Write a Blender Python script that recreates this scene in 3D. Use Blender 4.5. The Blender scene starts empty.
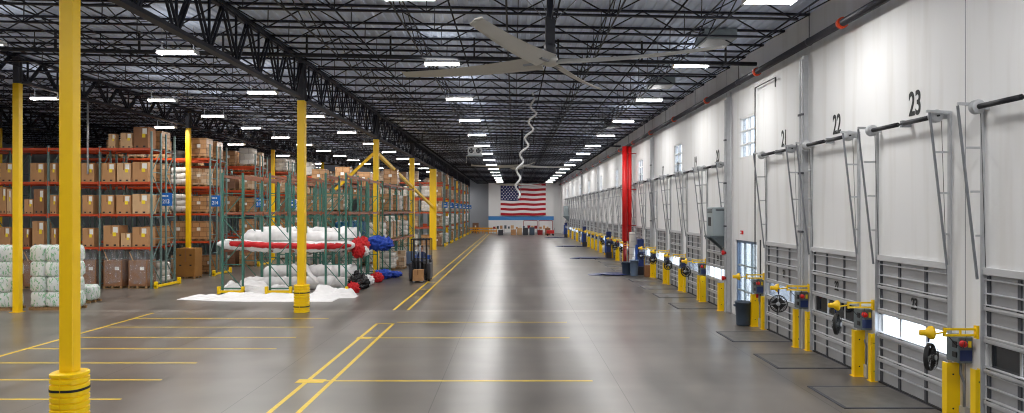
import bpy, math, random
from mathutils import Vector, noise
random.seed(7)
C = bpy.context.scene.collection
PI = math.pi
F = 720.0
def sl(n=1.0): return n

# ------------------------------------------------------------------ helpers
class MB:
    def __init__(s): s.v = []; s.f = []; s.m = []; s.s = []
    def add(s, vs, fs, m=0, smooth=False):
        b = len(s.v); s.v.extend(vs)
        for f in fs: s.f.append([b+i for i in f]); s.m.append(m); s.s.append(smooth)
        return s
    def box(s, x0, x1, y0, y1, z0, z1, m=0):
        vs = [(x0,y0,z0),(x1,y0,z0),(x1,y1,z0),(x0,y1,z0),(x0,y0,z1),(x1,y0,z1),(x1,y1,z1),(x0,y1,z1)]
        return s.add(vs, [(0,3,2,1),(4,5,6,7),(0,1,5,4),(1,2,6,5),(2,3,7,6),(3,0,4,7)], m)
    def cbox(s, x, y, z, w, d, h, m=0): return s.box(x-w/2,x+w/2,y-d/2,y+d/2,z-h/2,z+h/2,m)
    def bevbox(s, x0, x1, y0, y1, z0, z1, b, m=0):
        # chamfered box
        vs = []; xs=(x0,x1); ys=(y0,y1); zs=(z0,z1); idx={}
        for i in (0,1):
            for j in (0,1):
                for k in (0,1):
                    sx=1 if i==0 else -1; sy=1 if j==0 else -1; sz=1 if k==0 else -1
                    for a in range(3):
                        p=[xs[i]+sx*b, ys[j]+sy*b, zs[k]+sz*b]; p[a]=(xs,ys,zs)[a][(i,j,k)[a]]
                        idx[(i,j,k,a)]=len(vs); vs.append(tuple(p))
        fs=[]
        I=idx
        for a in range(3):
            for e in (0,1):
                o=[(0,0),(1,0),(1,1),(0,1)]
                def key(u,w):
                    t=[0,0,0]; t[a]=e; t[(a+1)%3]=u; t[(a+2)%3]=w; return tuple(t)
                q=[I[key(u,w)+(a,)] for u,w in o]
                if e==0: q.reverse()
                fs.append(q)
        for a in range(3):
            b1,b2=(a+1)%3,(a+2)%3
            for u in (0,1):
                for w in (0,1):
                    t0=[0,0,0]; t1=[0,0,0]; t0[a]=0; t1[a]=1; t0[b1]=t1[b1]=u; t0[b2]=t1[b2]=w
                    q=[I[tuple(t0)+(b1,)],I[tuple(t1)+(b1,)],I[tuple(t1)+(b2,)],I[tuple(t0)+(b2,)]]
                    fs.append(q)
        for i in (0,1):
            for j in (0,1):
                for k in (0,1): fs.append([I[(i,j,k,0)],I[(i,j,k,1)],I[(i,j,k,2)]])
        return s.add(vs, fs, m)
    def bar(s, p, q, w, h=None, m=0):
        p=Vector(p); q=Vector(q); h=h or w; d=(q-p).normalized()
        up=Vector((0,0,1)) if abs(d.z)<.95 else Vector((0,1,0))
        a=d.cross(up).normalized()*(w/2); b=a.cross(d).normalized()*(h/2)
        vs=[tuple(c+x*a+y*b) for c in (p,q) for x,y in ((-1,-1),(1,-1),(1,1),(-1,1))]
        return s.add(vs,[(0,1,2,3),(7,6,5,4),(0,4,5,1),(1,5,6,2),(2,6,7,3),(3,7,4,0)],m)
    def tube(s, pts, r, n=8, m=0, caps=True):
        pts=[Vector(p) for p in pts]; R=r if isinstance(r,(list,tuple)) else [r]*len(pts)
        rings=[]; vs=[]; pa=None
        for i,p in enumerate(pts):
            d=(pts[min(i+1,len(pts)-1)]-pts[max(i-1,0)]).normalized()
            if pa is None:
                up=Vector((0,0,1)) if abs(d.z)<.9 else Vector((1,0,0))
                a=d.cross(up).normalized()
            else:
                a=(pa-d*pa.dot(d)).normalized()
            pa=a; b=d.cross(a)
            for k in range(n):
                t=2*PI*k/n; vs.append(tuple(p+(a*math.cos(t)+b*math.sin(t))*R[i]))
        fs=[]
        for i in range(len(pts)-1):
            for k in range(n):
                k2=(k+1)%n; fs.append((i*n+k,i*n+k2,(i+1)*n+k2,(i+1)*n+k))
        s.add(vs,fs,m,True)
        if caps:
            b=len(s.v)-len(vs)
            s.f.append([b+k for k in range(n)][::-1]); s.m.append(m); s.s.append(False)
            s.f.append([b+(len(pts)-1)*n+k for k in range(n)]); s.m.append(m); s.s.append(False)
        return s
    def lathe(s, prof, n=24, c=(0,0,0), m=0, axis='z', smooth=True):
        vs=[]
        for r,z in prof:
            for k in range(n):
                t=2*PI*k/n; x,y=r*math.cos(t),r*math.sin(t)
                if axis=='z': p=(c[0]+x,c[1]+y,c[2]+z)
                elif axis=='y': p=(c[0]+x,c[1]+z,c[2]+y)
                else: p=(c[0]+z,c[1]+x,c[2]+y)
                vs.append(p)
        fs=[]
        for i in range(len(prof)-1):
            for k in range(n):
                k2=(k+1)%n; fs.append((i*n+k,i*n+k2,(i+1)*n+k2,(i+1)*n+k))
        s.add(vs,fs,m,smooth); return s
    def disc(s, c, r, n=24, m=0, axis='z'):
        vs=[]
        for k in range(n):
            t=2*PI*k/n; x,y=r*math.cos(t),r*math.sin(t)
            vs.append((c[0]+x,c[1]+y,c[2]) if axis=='z' else ((c[0]+x,c[1],c[2]+y) if axis=='y' else (c[0],c[1]+x,c[2]+y)))
        return s.add(vs,[list(range(n))],m)
    def prism(s, pts, y0, y1, m=0, plane='xz'):
        n=len(pts); vs=[]
        for yy in (y0,y1):
            for a,b in pts:
                vs.append({'xz':(a,yy,b),'xy':(a,b,yy),'yz':(yy,a,b)}[plane])
        fs=[list(range(n))[::-1],[n+k for k in range(n)]]+[(k,(k+1)%n,n+(k+1)%n,n+k) for k in range(n)]
        return s.add(vs,fs,m)
    def lump(s, c, r, amp=.15, seed=0, freq=2.0, n=20, m=0, power=1.0, floor=None):
        vs=[]; fs=[]; rows=n//2
        for i in range(rows+1):
            ph=PI*i/rows
            for k in range(n):
                t=2*PI*k/n
                d=Vector((math.sin(ph)*math.cos(t),math.sin(ph)*math.sin(t),math.cos(ph)))
                if power!=1.0:
                    d=Vector([math.copysign(abs(q)**power,q) for q in d])
                nz=noise.noise(d*freq+Vector((seed*3.7,seed*1.3,seed*.7)))+.5*noise.noise(d*freq*2.3+Vector((seed,0,seed)))
                q=1+amp*nz
                z=c[2]+d.z*r[2]*q
                if floor is not None: z=max(z,floor)
                vs.append((c[0]+d.x*r[0]*q,c[1]+d.y*r[1]*q,z))
        for i in range(rows):
            for k in range(n):
                k2=(k+1)%n; fs.append((i*n+k,(i+1)*n+k,(i+1)*n+k2,i*n+k2))
        return s.add(vs,fs,m,True)
    def mesh(s, name, mats):
        me=bpy.data.meshes.new(name); me.from_pydata(s.v,[],s.f)
        for q in (mats if isinstance(mats,(list,tuple)) else [mats]): me.materials.append(q)
        me.polygons.foreach_set('material_index',s.m); me.polygons.foreach_set('use_smooth',s.s)
        me.update(); return me
    def build(s, name, mats, parent=None, loc=(0,0,0), rz=0):
        o=bpy.data.objects.new(name,s.mesh(name,mats)); C.objects.link(o)
        o.location=loc; o.rotation_euler=(0,0,rz)
        if parent: o.parent=parent
        return o
def link(name, me, parent=None, loc=(0,0,0), rz=0):
    o=bpy.data.objects.new(name,me); C.objects.link(o); o.location=loc; o.rotation_euler=(0,0,rz)
    if parent: o.parent=parent
    return o
def tag(o, label=None, cat=None, group=None, kind=None):
    if label: o['label']=label
    if cat: o['category']=cat
    if group: o['group']=group
    if kind: o['kind']=kind
    return o
def thing(name, label, cat, loc=(0,0,0), rz=0, group=None, kind=None):
    o=bpy.data.objects.new(name,None); C.objects.link(o); o.location=loc; o.rotation_euler=(0,0,rz)
    o.empty_display_size=.1
    return tag(o,label,cat,group,kind)
def copy_tree(o, parent=None):
    c=o.copy(); C.objects.link(c)
    if parent: c.parent=parent
    for ch in list(o.children): copy_tree(ch,c)
    return c
_used={}
def inst(proto, loc, rz=None, label=None, group=None, scale=None):
    """first use moves the prototype itself, later uses copy it"""
    o = proto if proto.name not in _used else copy_tree(proto)
    _used[proto.name]=1
    o.location=loc
    if rz is not None: o.rotation_euler=(0,0,rz)
    if label: o['label']=label
    if group: o['group']=group
    if scale: o.scale=scale
    return o
ORD=['first','second','third','fourth','fifth','sixth','seventh','eighth','ninth','tenth','eleventh','twelfth','thirteenth','fourteenth','fifteenth','sixteenth','seventeenth','eighteenth','nineteenth','twentieth','twenty-first','twenty-second','twenty-third','twenty-fourth','twenty-fifth','twenty-sixth','twenty-seventh','twenty-eighth','twenty-ninth','thirtieth']

# ------------------------------------------------------------------ materials
def lin(h):
    r=[int(h[i:i+2],16)/255 for i in (0,2,4)]
    return tuple(c/12.92 if c<=.04045 else ((c+.055)/1.055)**2.4 for c in r)+(1,)
def mat(name, col, rough=.5, metal=0, var=0, scale=4, bump=0, spec=.5, col2=None, emis=None, es=0, coat=0):
    m=bpy.data.materials.new(name); m.use_nodes=True; nt=m.node_tree; b=nt.nodes['Principled BSDF']
    b.inputs['Base Color'].default_value=lin(col); b.inputs['Roughness'].default_value=rough
    b.inputs['Metallic'].default_value=metal; b.inputs['Specular IOR Level'].default_value=spec
    if coat: b.inputs['Coat Weight'].default_value=coat
    if emis: b.inputs['Emission Color'].default_value=lin(emis); b.inputs['Emission Strength'].default_value=es
    if var or bump:
        tc=nt.nodes.new('ShaderNodeTexCoord'); nz=nt.nodes.new('ShaderNodeTexNoise')
        nz.inputs['Scale'].default_value=scale; nz.inputs['Detail'].default_value=5
        nt.links.new(tc.outputs['Object'],nz.inputs['Vector'])
        if var:
            r=nt.nodes.new('ShaderNodeValToRGB'); c=lin(col); c2=lin(col2) if col2 else tuple(max(0,q*(1-var)) for q in c[:3])+(1,)
            r.color_ramp.elements[0].position=.35; r.color_ramp.elements[1].position=.65
            r.color_ramp.elements[0].color=c2; r.color_ramp.elements[1].color=c
            nt.links.new(nz.outputs['Fac'],r.inputs['Fac']); nt.links.new(r.outputs['Color'],b.inputs['Base Color'])
        if bump:
            bp=nt.nodes.new('ShaderNodeBump'); bp.inputs['Strength'].default_value=bump; bp.inputs['Distance'].default_value=.02
            nt.links.new(nz.outputs['Fac'],bp.inputs['Height']); nt.links.new(bp.outputs['Normal'],b.inputs['Normal'])
    return m
M={}
M['yellow']=mat('yellow_paint','FCCB00',.45)
M['yellow2']=mat('yellow_plastic','FFD400',.4)
M['yelline']=mat('yellow_floor_paint','F0CC1C',.4,var=.12,scale=9)
M['black']=mat('black_steel','15171F',.5)
M['joist']=mat('dark_painted_steel','1A1D2B',.5,spec=.4)
M['pipe']=mat('dark_pipe','3A3940',.4)
M['deck']=mat('galvanized_deck','DDE9FF',.5,metal=.0,var=.12,scale=1.2)
M['capgrey']=mat('grey_primer','45464E',.6)
M['galv']=mat('galvanized_steel','BDBFC2',.4,metal=.15,var=.1,scale=6)
M['galvd']=mat('dull_steel','85888E',.45,metal=.2,var=.1,scale=6)
M['panel']=mat('door_panel_grey','A9A9AB',.5,var=.08,scale=3)
M['stile']=mat('door_stile_grey','4D4F55',.5)
M['strut']=mat('door_strut_pale','C9CACC',.4,metal=.1)
M['white']=mat('white_paint','E6E6E6',.6)
M['red']=mat('red_paint','D21312',.4)
M['redd']=mat('dark_red','8E1018',.5)
M['orange']=mat('orange_beam','CC4A1C',.45,var=.2,scale=2)
M['orangeb']=mat('orange_coupling','D8451A',.45)
M['brownbeam']=mat('faded_brown_beam','9C5F45',.5,var=.2,scale=2)
M['green']=mat('green_upright','3F7467',.45,var=.12,scale=3)
M['greeng']=mat('grey_green_upright','67807C',.45,var=.15,scale=3)
M['sign']=mat('blue_sign','2070C8',.4)
M['signw']=mat('white_lettering','F4F4F4',.5)
M['ink']=mat('black_lettering','1B1B1D',.6)
M['kraft']=mat('kraft_cardboard','B98A5E',.8,var=.08,scale=3)
M['kraft2']=mat('pale_cardboard','CBA57C',.8,var=.08,scale=3)
M['kraft3']=mat('brown_cardboard','8D6243',.8,var=.1,scale=3)
M['kraft4']=mat('mustard_cardboard','9A6A2E',.8,var=.1,scale=3)
M['tape']=mat('packing_tape','8C6038',.4)
M['label']=mat('white_label','E9E6E0',.6)
M['sticker']=mat('yellow_sticker','F0D326',.6)
M['wood']=mat('pallet_wood','9B7A52',.8,var=.25,scale=6)
M['bluebin']=mat('slate_plastic','3D4B5C',.5)
M['bluebin2']=mat('blue_grey_plastic','6C7F9A',.5)
M['navy']=mat('navy_machine','1C2F66',.4)
M['bluem']=mat('royal_blue_steel','2C57A8',.4)
M['elec']=mat('electrical_grey','98A3A7',.45)
M['elecd']=mat('electrical_dark_grey','5D686C',.45)
M['fan']=mat('fan_blade_aluminium','C2BFB8',.4,metal=.1)
M['tarp']=mat('blue_plastic','1B6FA0',.4,bump=.3,scale=5)
M['clothw']=mat('white_cloth','ECEAEA',.8,bump=.4,scale=6)
M['clothr']=mat('red_cloth','C8141C',.7,bump=.4,scale=6)
M['clothb']=mat('blue_cloth','1D48B4',.7,bump=.4,scale=6)
M['bag']=mat('black_bag','0E0E12',.25,bump=.6,scale=8)
M['skin']=mat('skin','B98565',.6)
M['hair']=mat('dark_hair','1E1613',.8)
M['shirt']=mat('navy_shirt','25345F',.8)
M['trouser']=mat('charcoal_trousers','24262B',.8)
M['machine']=mat('charcoal_machine','2E2F36',.45)
M['rubber']=mat('rubber','161616',.7)
M['bluestripe']=mat('blue_stripe_paint','3F86C8',.5)
M['greywall']=mat('grey_wall_paint','A0A4AA',.7,var=.05,scale=.5)
M['amber']=mat('amber_paint','E09A1C',.5)
M['cream']=mat('cream_paint','E0DACB',.6)

def wrapmat(name,col,col2,rough=.25,sx=2.3,sz=3.5):
    """stretch-wrapped carton stack: brick pattern seams under streaky plastic"""
    m=mat(name,col,rough); nt=m.node_tree; b=nt.nodes['Principled BSDF']
    tc=nt.nodes.new('ShaderNodeTexCoord'); br=nt.nodes.new('ShaderNodeTexBrick'); sep=nt.nodes.new('ShaderNodeSeparateXYZ'); cb=nt.nodes.new('ShaderNodeCombineXYZ'); ad=nt.nodes.new('ShaderNodeMath')
    nt.links.new(tc.outputs['Object'],sep.inputs[0]); nt.links.new(sep.outputs[0],ad.inputs[0]); nt.links.new(sep.outputs[1],ad.inputs[1])
    nt.links.new(ad.outputs[0],cb.inputs[0]); nt.links.new(sep.outputs[2],cb.inputs[1]); nt.links.new(cb.outputs[0],br.inputs['Vector'])
    br.inputs['Color1'].default_value=lin(col); br.inputs['Color2'].default_value=lin(col2)
    br.inputs['Mortar'].default_value=tuple(q*.35 for q in lin(col)[:3])+(1,)
    br.inputs['Scale'].default_value=1; br.inputs['Brick Width'].default_value=1/sx; br.inputs['Row Height'].default_value=1/sz; br.inputs['Mortar Size'].default_value=.012
    nt.links.new(br.outputs['Color'],b.inputs['Base Color'])
    nz=nt.nodes.new('ShaderNodeTexNoise'); nz.inputs['Scale'].default_value=9; bp=nt.nodes.new('ShaderNodeBump'); bp.inputs['Strength'].default_value=.5
    nt.links.new(tc.outputs['Object'],nz.inputs['Vector']); nt.links.new(nz.outputs['Fac'],bp.inputs['Height']); nt.links.new(bp.outputs['Normal'],b.inputs['Normal'])
    return m
M['l_tan']=wrapmat('wrapped_tan_cartons','BD9065','A67B54')
M['l_white']=wrapmat('wrapped_white_goods','DAD5CE','C9C1B8',.2,1.6,2.4)
M['l_brown']=wrapmat('wrapped_brown_cartons','85604A','6F4E3B',.4,1.2,1.6)
M['l_mix']=wrapmat('wrapped_mixed_cartons','CDB59A','A98058',.35,3,4)

def film():
    m=bpy.data.materials.new('clear_film'); m.use_nodes=True; nt=m.node_tree; nt.nodes.clear()
    o=nt.nodes.new('ShaderNodeOutputMaterial'); mx=nt.nodes.new('ShaderNodeMixShader'); t=nt.nodes.new('ShaderNodeBsdfTransparent'); g=nt.nodes.new('ShaderNodeBsdfPrincipled')
    g.inputs['Base Color'].default_value=(.75,.75,.78,1); g.inputs['Roughness'].default_value=.25
    nz=nt.nodes.new('ShaderNodeTexNoise'); nz.inputs['Scale'].default_value=5; r=nt.nodes.new('ShaderNodeMapRange'); r.inputs[1].default_value=.35; r.inputs[2].default_value=.75; r.inputs[3].default_value=.05; r.inputs[4].default_value=.34
    nt.links.new(nz.outputs['Fac'],r.inputs[0]); nt.links.new(r.outputs[0],mx.inputs[0]); nt.links.new(t.outputs[0],mx.inputs[1]); nt.links.new(g.outputs[0],mx.inputs[2]); nt.links.new(mx.outputs[0],o.inputs[0]); return m
M['film']=film()
def glass(name,tint,gl=.08):
    m=bpy.data.materials.new(name); m.use_nodes=True; nt=m.node_tree; nt.nodes.clear()
    o=nt.nodes.new('ShaderNodeOutputMaterial'); mx=nt.nodes.new('ShaderNodeMixShader'); t=nt.nodes.new('ShaderNodeBsdfTransparent'); g=nt.nodes.new('ShaderNodeBsdfGlossy')
    t.inputs[0].default_value=tint; g.inputs['Roughness'].default_value=.05; mx.inputs[0].default_value=gl
    nt.links.new(t.outputs[0],mx.inputs[1]); nt.links.new(g.outputs[0],mx.inputs[2]); nt.links.new(mx.outputs[0],o.inputs[0]); return m
M['glass']=glass('window_glass',(.92,.96,1,1))
M['wglass']=glass('sky_dimming_glass',(.47,.49,.51,1),.08)  # grey tint holds down the overbright sky behind the panes
M['dglass']=glass('dark_window_glass',(.03,.035,.04,1),.12)  # darkness of a trailer behind the door is put into the tint
M['mglass']=glass('grey_window_glass',(.35,.37,.4,1),.1)  # mid-grey tint, between the clear and the dark panes

def balemat():
    m=mat('printed_white_bag','DCE0DE',.35); nt=m.node_tree; b=nt.nodes['Principled BSDF']
    tc=nt.nodes.new('ShaderNodeTexCoord'); mp=nt.nodes.new('ShaderNodeMapping'); nz=nt.nodes.new('ShaderNodeTexNoise'); r=nt.nodes.new('ShaderNodeValToRGB')
    oi=nt.nodes.new('ShaderNodeObjectInfo'); va=nt.nodes.new('ShaderNodeVectorMath'); va.operation='ADD'
    mp.inputs['Scale'].default_value=(5,5,2.2); nz.inputs['Scale'].default_value=2.6; nz.inputs['Detail'].default_value=3
    mul=nt.nodes.new('ShaderNodeMath'); mul.operation='MULTIPLY'; mul.inputs[1].default_value=40
    nt.links.new(oi.outputs['Random'],mul.inputs[0])
    nt.links.new(tc.outputs['Object'],mp.inputs[0]); nt.links.new(mp.outputs[0],va.inputs[0]); nt.links.new(mul.outputs[0],va.inputs[1]); nt.links.new(va.outputs[0],nz.inputs['Vector'])
    e=r.color_ramp.elements; e[0].position=.0; e[0].color=lin('DCE0DE'); e[1].position=1; e[1].color=lin('DCE0DE')
    for p,c in ((.555,'DCE0DE'),(.58,'6FAE7C'),(.64,'8FC39A'),(.67,'DCE0DE')):
        q=e.new(p); q.color=lin(c)
    nt.links.new(nz.outputs['Fac'],r.inputs[0]); nt.links.new(r.outputs[0],b.inputs['Base Color'])
    n2=nt.nodes.new('ShaderNodeTexNoise'); n2.inputs['Scale'].default_value=7; bp=nt.nodes.new('ShaderNodeBump'); bp.inputs['Strength'].default_value=.7
    nt.links.new(tc.outputs['Object'],n2.inputs['Vector']); nt.links.new(n2.outputs['Fac'],bp.inputs['Height']); nt.links.new(bp.outputs['Normal'],b.inputs['Normal'])
    return m
M['bale']=balemat()

def floormat():
    m=mat('polished_concrete','8A8784',.25); nt=m.node_tree; N=nt.nodes; L=nt.links; b=N['Principled BSDF']
    tc=N.new('ShaderNodeTexCoord'); sep=N.new('ShaderNodeSeparateXYZ'); L.new(tc.outputs['Object'],sep.inputs[0])
    def noisen(s,d=6,vec=None,rough=.6):
        n=N.new('ShaderNodeTexNoise'); n.inputs['Scale'].default_value=s; n.inputs['Detail'].default_value=d; n.inputs['Roughness'].default_value=rough
        L.new(vec or tc.outputs['Object'],n.inputs['Vector']); return n
    n1=noisen(.22,4,None,.5); n2=noisen(.8,2,None,.4)
    mp=N.new('ShaderNodeMapping'); mp.inputs['Scale'].default_value=(.9,.12,1); L.new(tc.outputs['Object'],mp.inputs[0]); n3=noisen(1.3,2,mp.outputs[0],.4)
    mp2=N.new('ShaderNodeMapping'); mp2.inputs['Scale'].default_value=(.10,1.1,1); L.new(tc.outputs['Object'],mp2.inputs[0]); n4=noisen(.6,2,mp2.outputs[0],.4)
    def math_(op,a,b_):
        q=N.new('ShaderNodeMath'); q.operation=op
        for i,x in enumerate((a,b_)):
            if isinstance(x,(int,float)): q.inputs[i].default_value=x
            else: L.new(x,q.inputs[i])
        return q.outputs[0]
    s=math_('ADD',math_('MULTIPLY',n1.outputs['Fac'],.3),math_('MULTIPLY',n2.outputs['Fac'],.15))
    s=math_('ADD',s,math_('MULTIPLY',n3.outputs['Fac'],.3)); s=math_('ADD',s,math_('MULTIPLY',n4.outputs['Fac'],.25))
    r=N.new('ShaderNodeValToRGB'); e=r.color_ramp.elements
    e[0].position=.36; e[0].color=lin('4F4A44'); e[1].position=.64; e[1].color=lin('7F7871')
    q=e.new(.5); q.color=lin('69635D')
    L.new(s,r.inputs[0])
    # saw-cut joints
    def joint(axis_out,period,off,w):
        a=math_('ADD',axis_out,off); a=math_('DIVIDE',a,period); fr=math_('FRACT',a,0)
        a=math_('ABSOLUTE',math_('SUBTRACT',fr,.5),0); return math_('GREATER_THAN',a,.5-w/period/2)
    jx=joint(sep.outputs[0],4.1,-2.4,.02); jy=joint(sep.outputs[1],3.85,-28.8+3.85*20,.02)
    j=math_('MAXIMUM',jx,math_('MULTIPLY',jy,.6))
    mx=N.new('ShaderNodeMixRGB'); mx.blend_type='MULTIPLY'; mx.inputs[2].default_value=(.35,.33,.31,1)
    L.new(math_('MULTIPLY',j,1.0),mx.inputs[0]); L.new(r.outputs[0],mx.inputs[1]); L.new(mx.outputs[0],b.inputs['Base Color'])
    # pale caulked slab joint along X at Y=28.8
    d=math_('ABSOLUTE',math_('SUBTRACT',sep.outputs[1],28.8),0); k=math_('LESS_THAN',d,.05)
    mx2=N.new('ShaderNodeMixRGB'); mx2.inputs[2].default_value=lin('C9C2B8'); L.new(k,mx2.inputs[0]); L.new(mx.outputs[0],mx2.inputs[1]); L.new(mx2.outputs[0],b.inputs['Base Color'])
    rr=N.new('ShaderNodeMapRange'); rr.inputs[1].default_value=.35; rr.inputs[2].default_value=.65; rr.inputs[3].default_value=.28; rr.inputs[4].default_value=.33
    L.new(n3.outputs['Fac'],rr.inputs[0]); L.new(rr.outputs[0],b.inputs['Roughness'])
    b.inputs['Specular IOR Level'].default_value=.6
    return m
M['floor']=floormat()
def wallmat():
    m=mat('painted_concrete_wall','E2E2E1',.55,var=.07,scale=.6,bump=.08); nt=m.node_tree; N=nt.nodes; L=nt.links; b=N['Principled BSDF']
    tc=N.new('ShaderNodeTexCoord'); mp=N.new('ShaderNodeMapping'); mp.inputs['Scale'].default_value=(1,1.6,.12); L.new(tc.outputs['Object'],mp.inputs[0])
    nz=N.new('ShaderNodeTexNoise'); nz.inputs['Scale'].default_value=1.4; nz.inputs['Detail'].default_value=7; L.new(mp.outputs[0],nz.inputs['Vector'])
    r=N.new('ShaderNodeValToRGB'); e=r.color_ramp.elements; e[0].position=.33; e[0].color=lin('E2E1DF'); e[1].position=.5; e[1].color=lin('EBEBEB')
    L.new(nz.outputs['Fac'],r.inputs[0]); L.new(r.outputs[0],b.inputs['Base Color']); return m
M['wall']=wallmat()
M['lens']=mat('lamp_lens','FFFFFF',.4,emis='FFFDFA',es=9)
M['lens'].cycles.emission_sampling='NONE'
M['conc']=mat('yard_concrete','C8C8C6',.8)

# ------------------------------------------------------------------ text
def text_mesh(txt, size, cond=1.0, depth=.004):
    cu=bpy.data.curves.new('t','FONT'); cu.body=txt; cu.size=size; cu.extrude=depth; cu.align_x='CENTER'; cu.align_y='CENTER'; cu.offset=size*.02
    o=bpy.data.objects.new('t',cu); C.objects.link(o); bpy.context.view_layer.update()
    dg=bpy.context.evaluated_depsgraph_get(); me=bpy.data.meshes.new_from_object(o.evaluated_get(dg)); 
    bpy.data.objects.remove(o); bpy.data.curves.remove(cu)
    for v in me.vertices: v.co.x*=cond
    return me
def text(name, txt, size, m, loc, rot, parent=None, cond=1.0):
    me=text_mesh(txt,size,cond); me.materials.clear(); me.materials.append(m)
    o=bpy.data.objects.new(name,me); C.objects.link(o); o.location=loc; o.rotation_euler=rot
    if parent: o.parent=parent
    return o

# ------------------------------------------------------------------ setting
WX=8.54; YB=142.0; XL=-47.0; YF=-14.0
PITCH=3.71
def roofz(x): return 9.87-.02*x        # underside of the deck
floor=MB().box(XL,WX+.3,YF,YB,-.3,0).build('floor',M['floor']); tag(floor,'polished grey concrete warehouse floor with sawn joints','floor',kind='structure')
# ceiling: ribbed steel deck, ribs running along the hall
mb=MB(); x=XL; pr=[]
while x<WX+.3:
    pr+= [(x,0),(x+.10,0),(x+.13,.045),(x+.27,.045)]; x+=.30
vs=[];fs=[]
for px_,dz in pr: vs+=[(px_,YF,roofz(px_)+dz),(px_,YB,roofz(px_)+dz)]
for i in range(len(pr)-1): fs.append((2*i,2*i+1,2*i+3,2*i+2))
mb.add(vs,fs); mb.box(XL,WX+.3,YF,YB,11.1,11.2)
ceil=mb.build('ceiling',M['deck']); tag(ceil,'ribbed pale steel roof deck over dark joists','ceiling',kind='structure')

# right wall with door and window holes
KN=29
doorsk=[k for k in range(-4,KN) if k!=4]
def dy(k): return 13.02 if k==0 else 13.12+PITCH*k
holes=[]   # y0,y1,z0,z1
for k in doorsk: holes.append((dy(k)-2.70,dy(k),0,2.85))
GD=(25.35,27.75,0,2.9); holes.append(GD)
winY=[26.4+11.13*i for i in range(9)]
for y in winY: holes.append((y-.85,y+.85,5.95,7.5))
ys=sorted({YF,YB}|{h[0] for h in holes}|{h[1] for h in holes}); zs=sorted({0,10.2}|{h[2] for h in holes}|{h[3] for h in holes})
mb=MB()
T=.25
def inh(y,z): return any(h[0]<y<h[1] and h[2]<z<h[3] for h in holes)
for i in range(len(ys)-1):
    run=None
    for j in range(len(zs)-1):
        solid=not inh((ys[i]+ys[i+1])/2,(zs[j]+zs[j+1])/2)
        if solid and run is None: run=zs[j]
        if run is not None and (not solid or j==len(zs)-2):
            top=zs[j+1] if solid else zs[j]
            mb.box(WX,WX+T,ys[i],ys[i+1],run,top); run=None
wr=mb.build('wall_right',M['wall']); tag(wr,'white painted concrete wall with the dock doors','wall',kind='structure')
# panel joints on wall
for y in (13.62-15.4,13.62,28.9,44.4,59.8,75.2,90.6,106):
    o=MB().box(WX-.004,WX,y-.008,y+.008,0,9.7).build('wall_joint',M['galvd'],wr)
wl=tag(MB().box(XL-.2,XL,YF,YB,0,11).build('wall_left',M['greywall']),'grey wall far beyond the racking','wall',kind='structure')
wb=tag(MB().box(XL,WX+.3,YB,YB+.2,0,11).build('wall_back',M['greywall']),'grey end wall beyond the rack ends','wall',kind='structure')
wf=tag(MB().box(XL,WX+.3,YF-.2,YF,0,11).build('wall_front',M['wall']),'white wall behind the viewpoint','wall',kind='structure')
# white flag wall
wflag=tag(MB().box(-4.6,7.15,130,130.25,0,9.05).box(-4.6,-4.35,130.25,YB,0,9.05).box(7.15,WX,130.8,131,0,9.7).build('wall_flag',M['white']),'white partition wall that carries the flag','wall',kind='structure')
MB().box(-4.62,7.17,129.97,130,2.35,3.05).build('painted_stripe',M['bluestripe'],wflag)['label']='blue stripe across the white wall'
# outdoor apron and sky
ap=tag(MB().box(WX+.3,60,YF,YB+10,-1.2,-1.1).build('ground_outside',M['conc']),'pale concrete truck yard outside the doors','ground',kind='structure')

# wall numbers
for k,n in {1:'23',2:'22',3:'21',5:'20',6:'19',7:'18',8:'17',9:'16',10:'15',11:'14'}.items():
    yc=dy(k)-1.45
    o=text('painted_number',n,.72,M['ink'],(WX-.004,yc-.05,6.27),(PI/2,0,-PI/2),wr,.66); o['label']='black painted number %s'%n

# ------------------------------------------------------------------ ceiling lights
lampP=thing('ceiling_light','x','ceiling light')
MB().bevbox(-.60,.60,-.21,.21,0,.07,.02).box(-.60,-.58,-.20,.20,-.06,0).box(.58,.60,-.20,.20,-.06,0).build('housing',M['white'],lampP)  # skirts at both ends added to keep lamp light off the upper wall
MB().box(-.56,.56,-.19,.19,-.03,-.001).build('lens',M['lens'],lampP)
la=bpy.data.lights.new('tube_light','AREA'); la.shape='RECTANGLE'; la.size=1.12; la.size_y=.38; la.energy=102; la.color=(1,.985,.96)
lo=bpy.data.objects.new('tube_light',la); C.objects.link(lo); lo.parent=lampP; lo.location=(0,0,-.034)
lb=bpy.data.lights.new('deck_fill_light','AREA'); lb.shape='RECTANGLE'; lb.size=1.1; lb.size_y=.36; lb.energy=6.0; lb.color=(1,.985,.96)  # extra upward lamp, added only to brighten the roof deck
lo=bpy.data.objects.new('deck_fill_light',lb); C.objects.link(lo); lo.parent=lampP; lo.location=(0,0,.074); lo.rotation_euler=(PI,0,0)
for sx in (-.5,.5): MB().tube([(sx,0,.07),(sx,0,.8)],.006,5).build('hanger_wire',M['galvd'],lampP)
def lamps(x,y0,step,y1,rowname,z=9.0):
    i=0; y=y0
    while y<y1:
        w=ORD[i] if i<len(ORD) else 'far'
        inst(lampP,(x,y,z),0,'%s linear ceiling light from the front, %s'%(w,rowname),'ceiling lights '+rowname)
        y+=step; i+=1
lamps(6.06,1.8,7.65,125,'beside the white dock wall')  # last lamp of this row added to brighten the flag wall
lamps(-2.43,1.5,7.65,125,'above the middle of the aisle')  # its farthest lamp is likewise added to light the flag wall
lamps(-10.6,-.4,7.7,141,'just left of the big girder')  # farthest lamps, hidden from view, added to light the grey end wall
lamps(-15.8,10.4,5.5,22,'over the near staging lanes')
lamps(-15.8,32.4,5.5,78,'over the yellow staging lanes')
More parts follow.
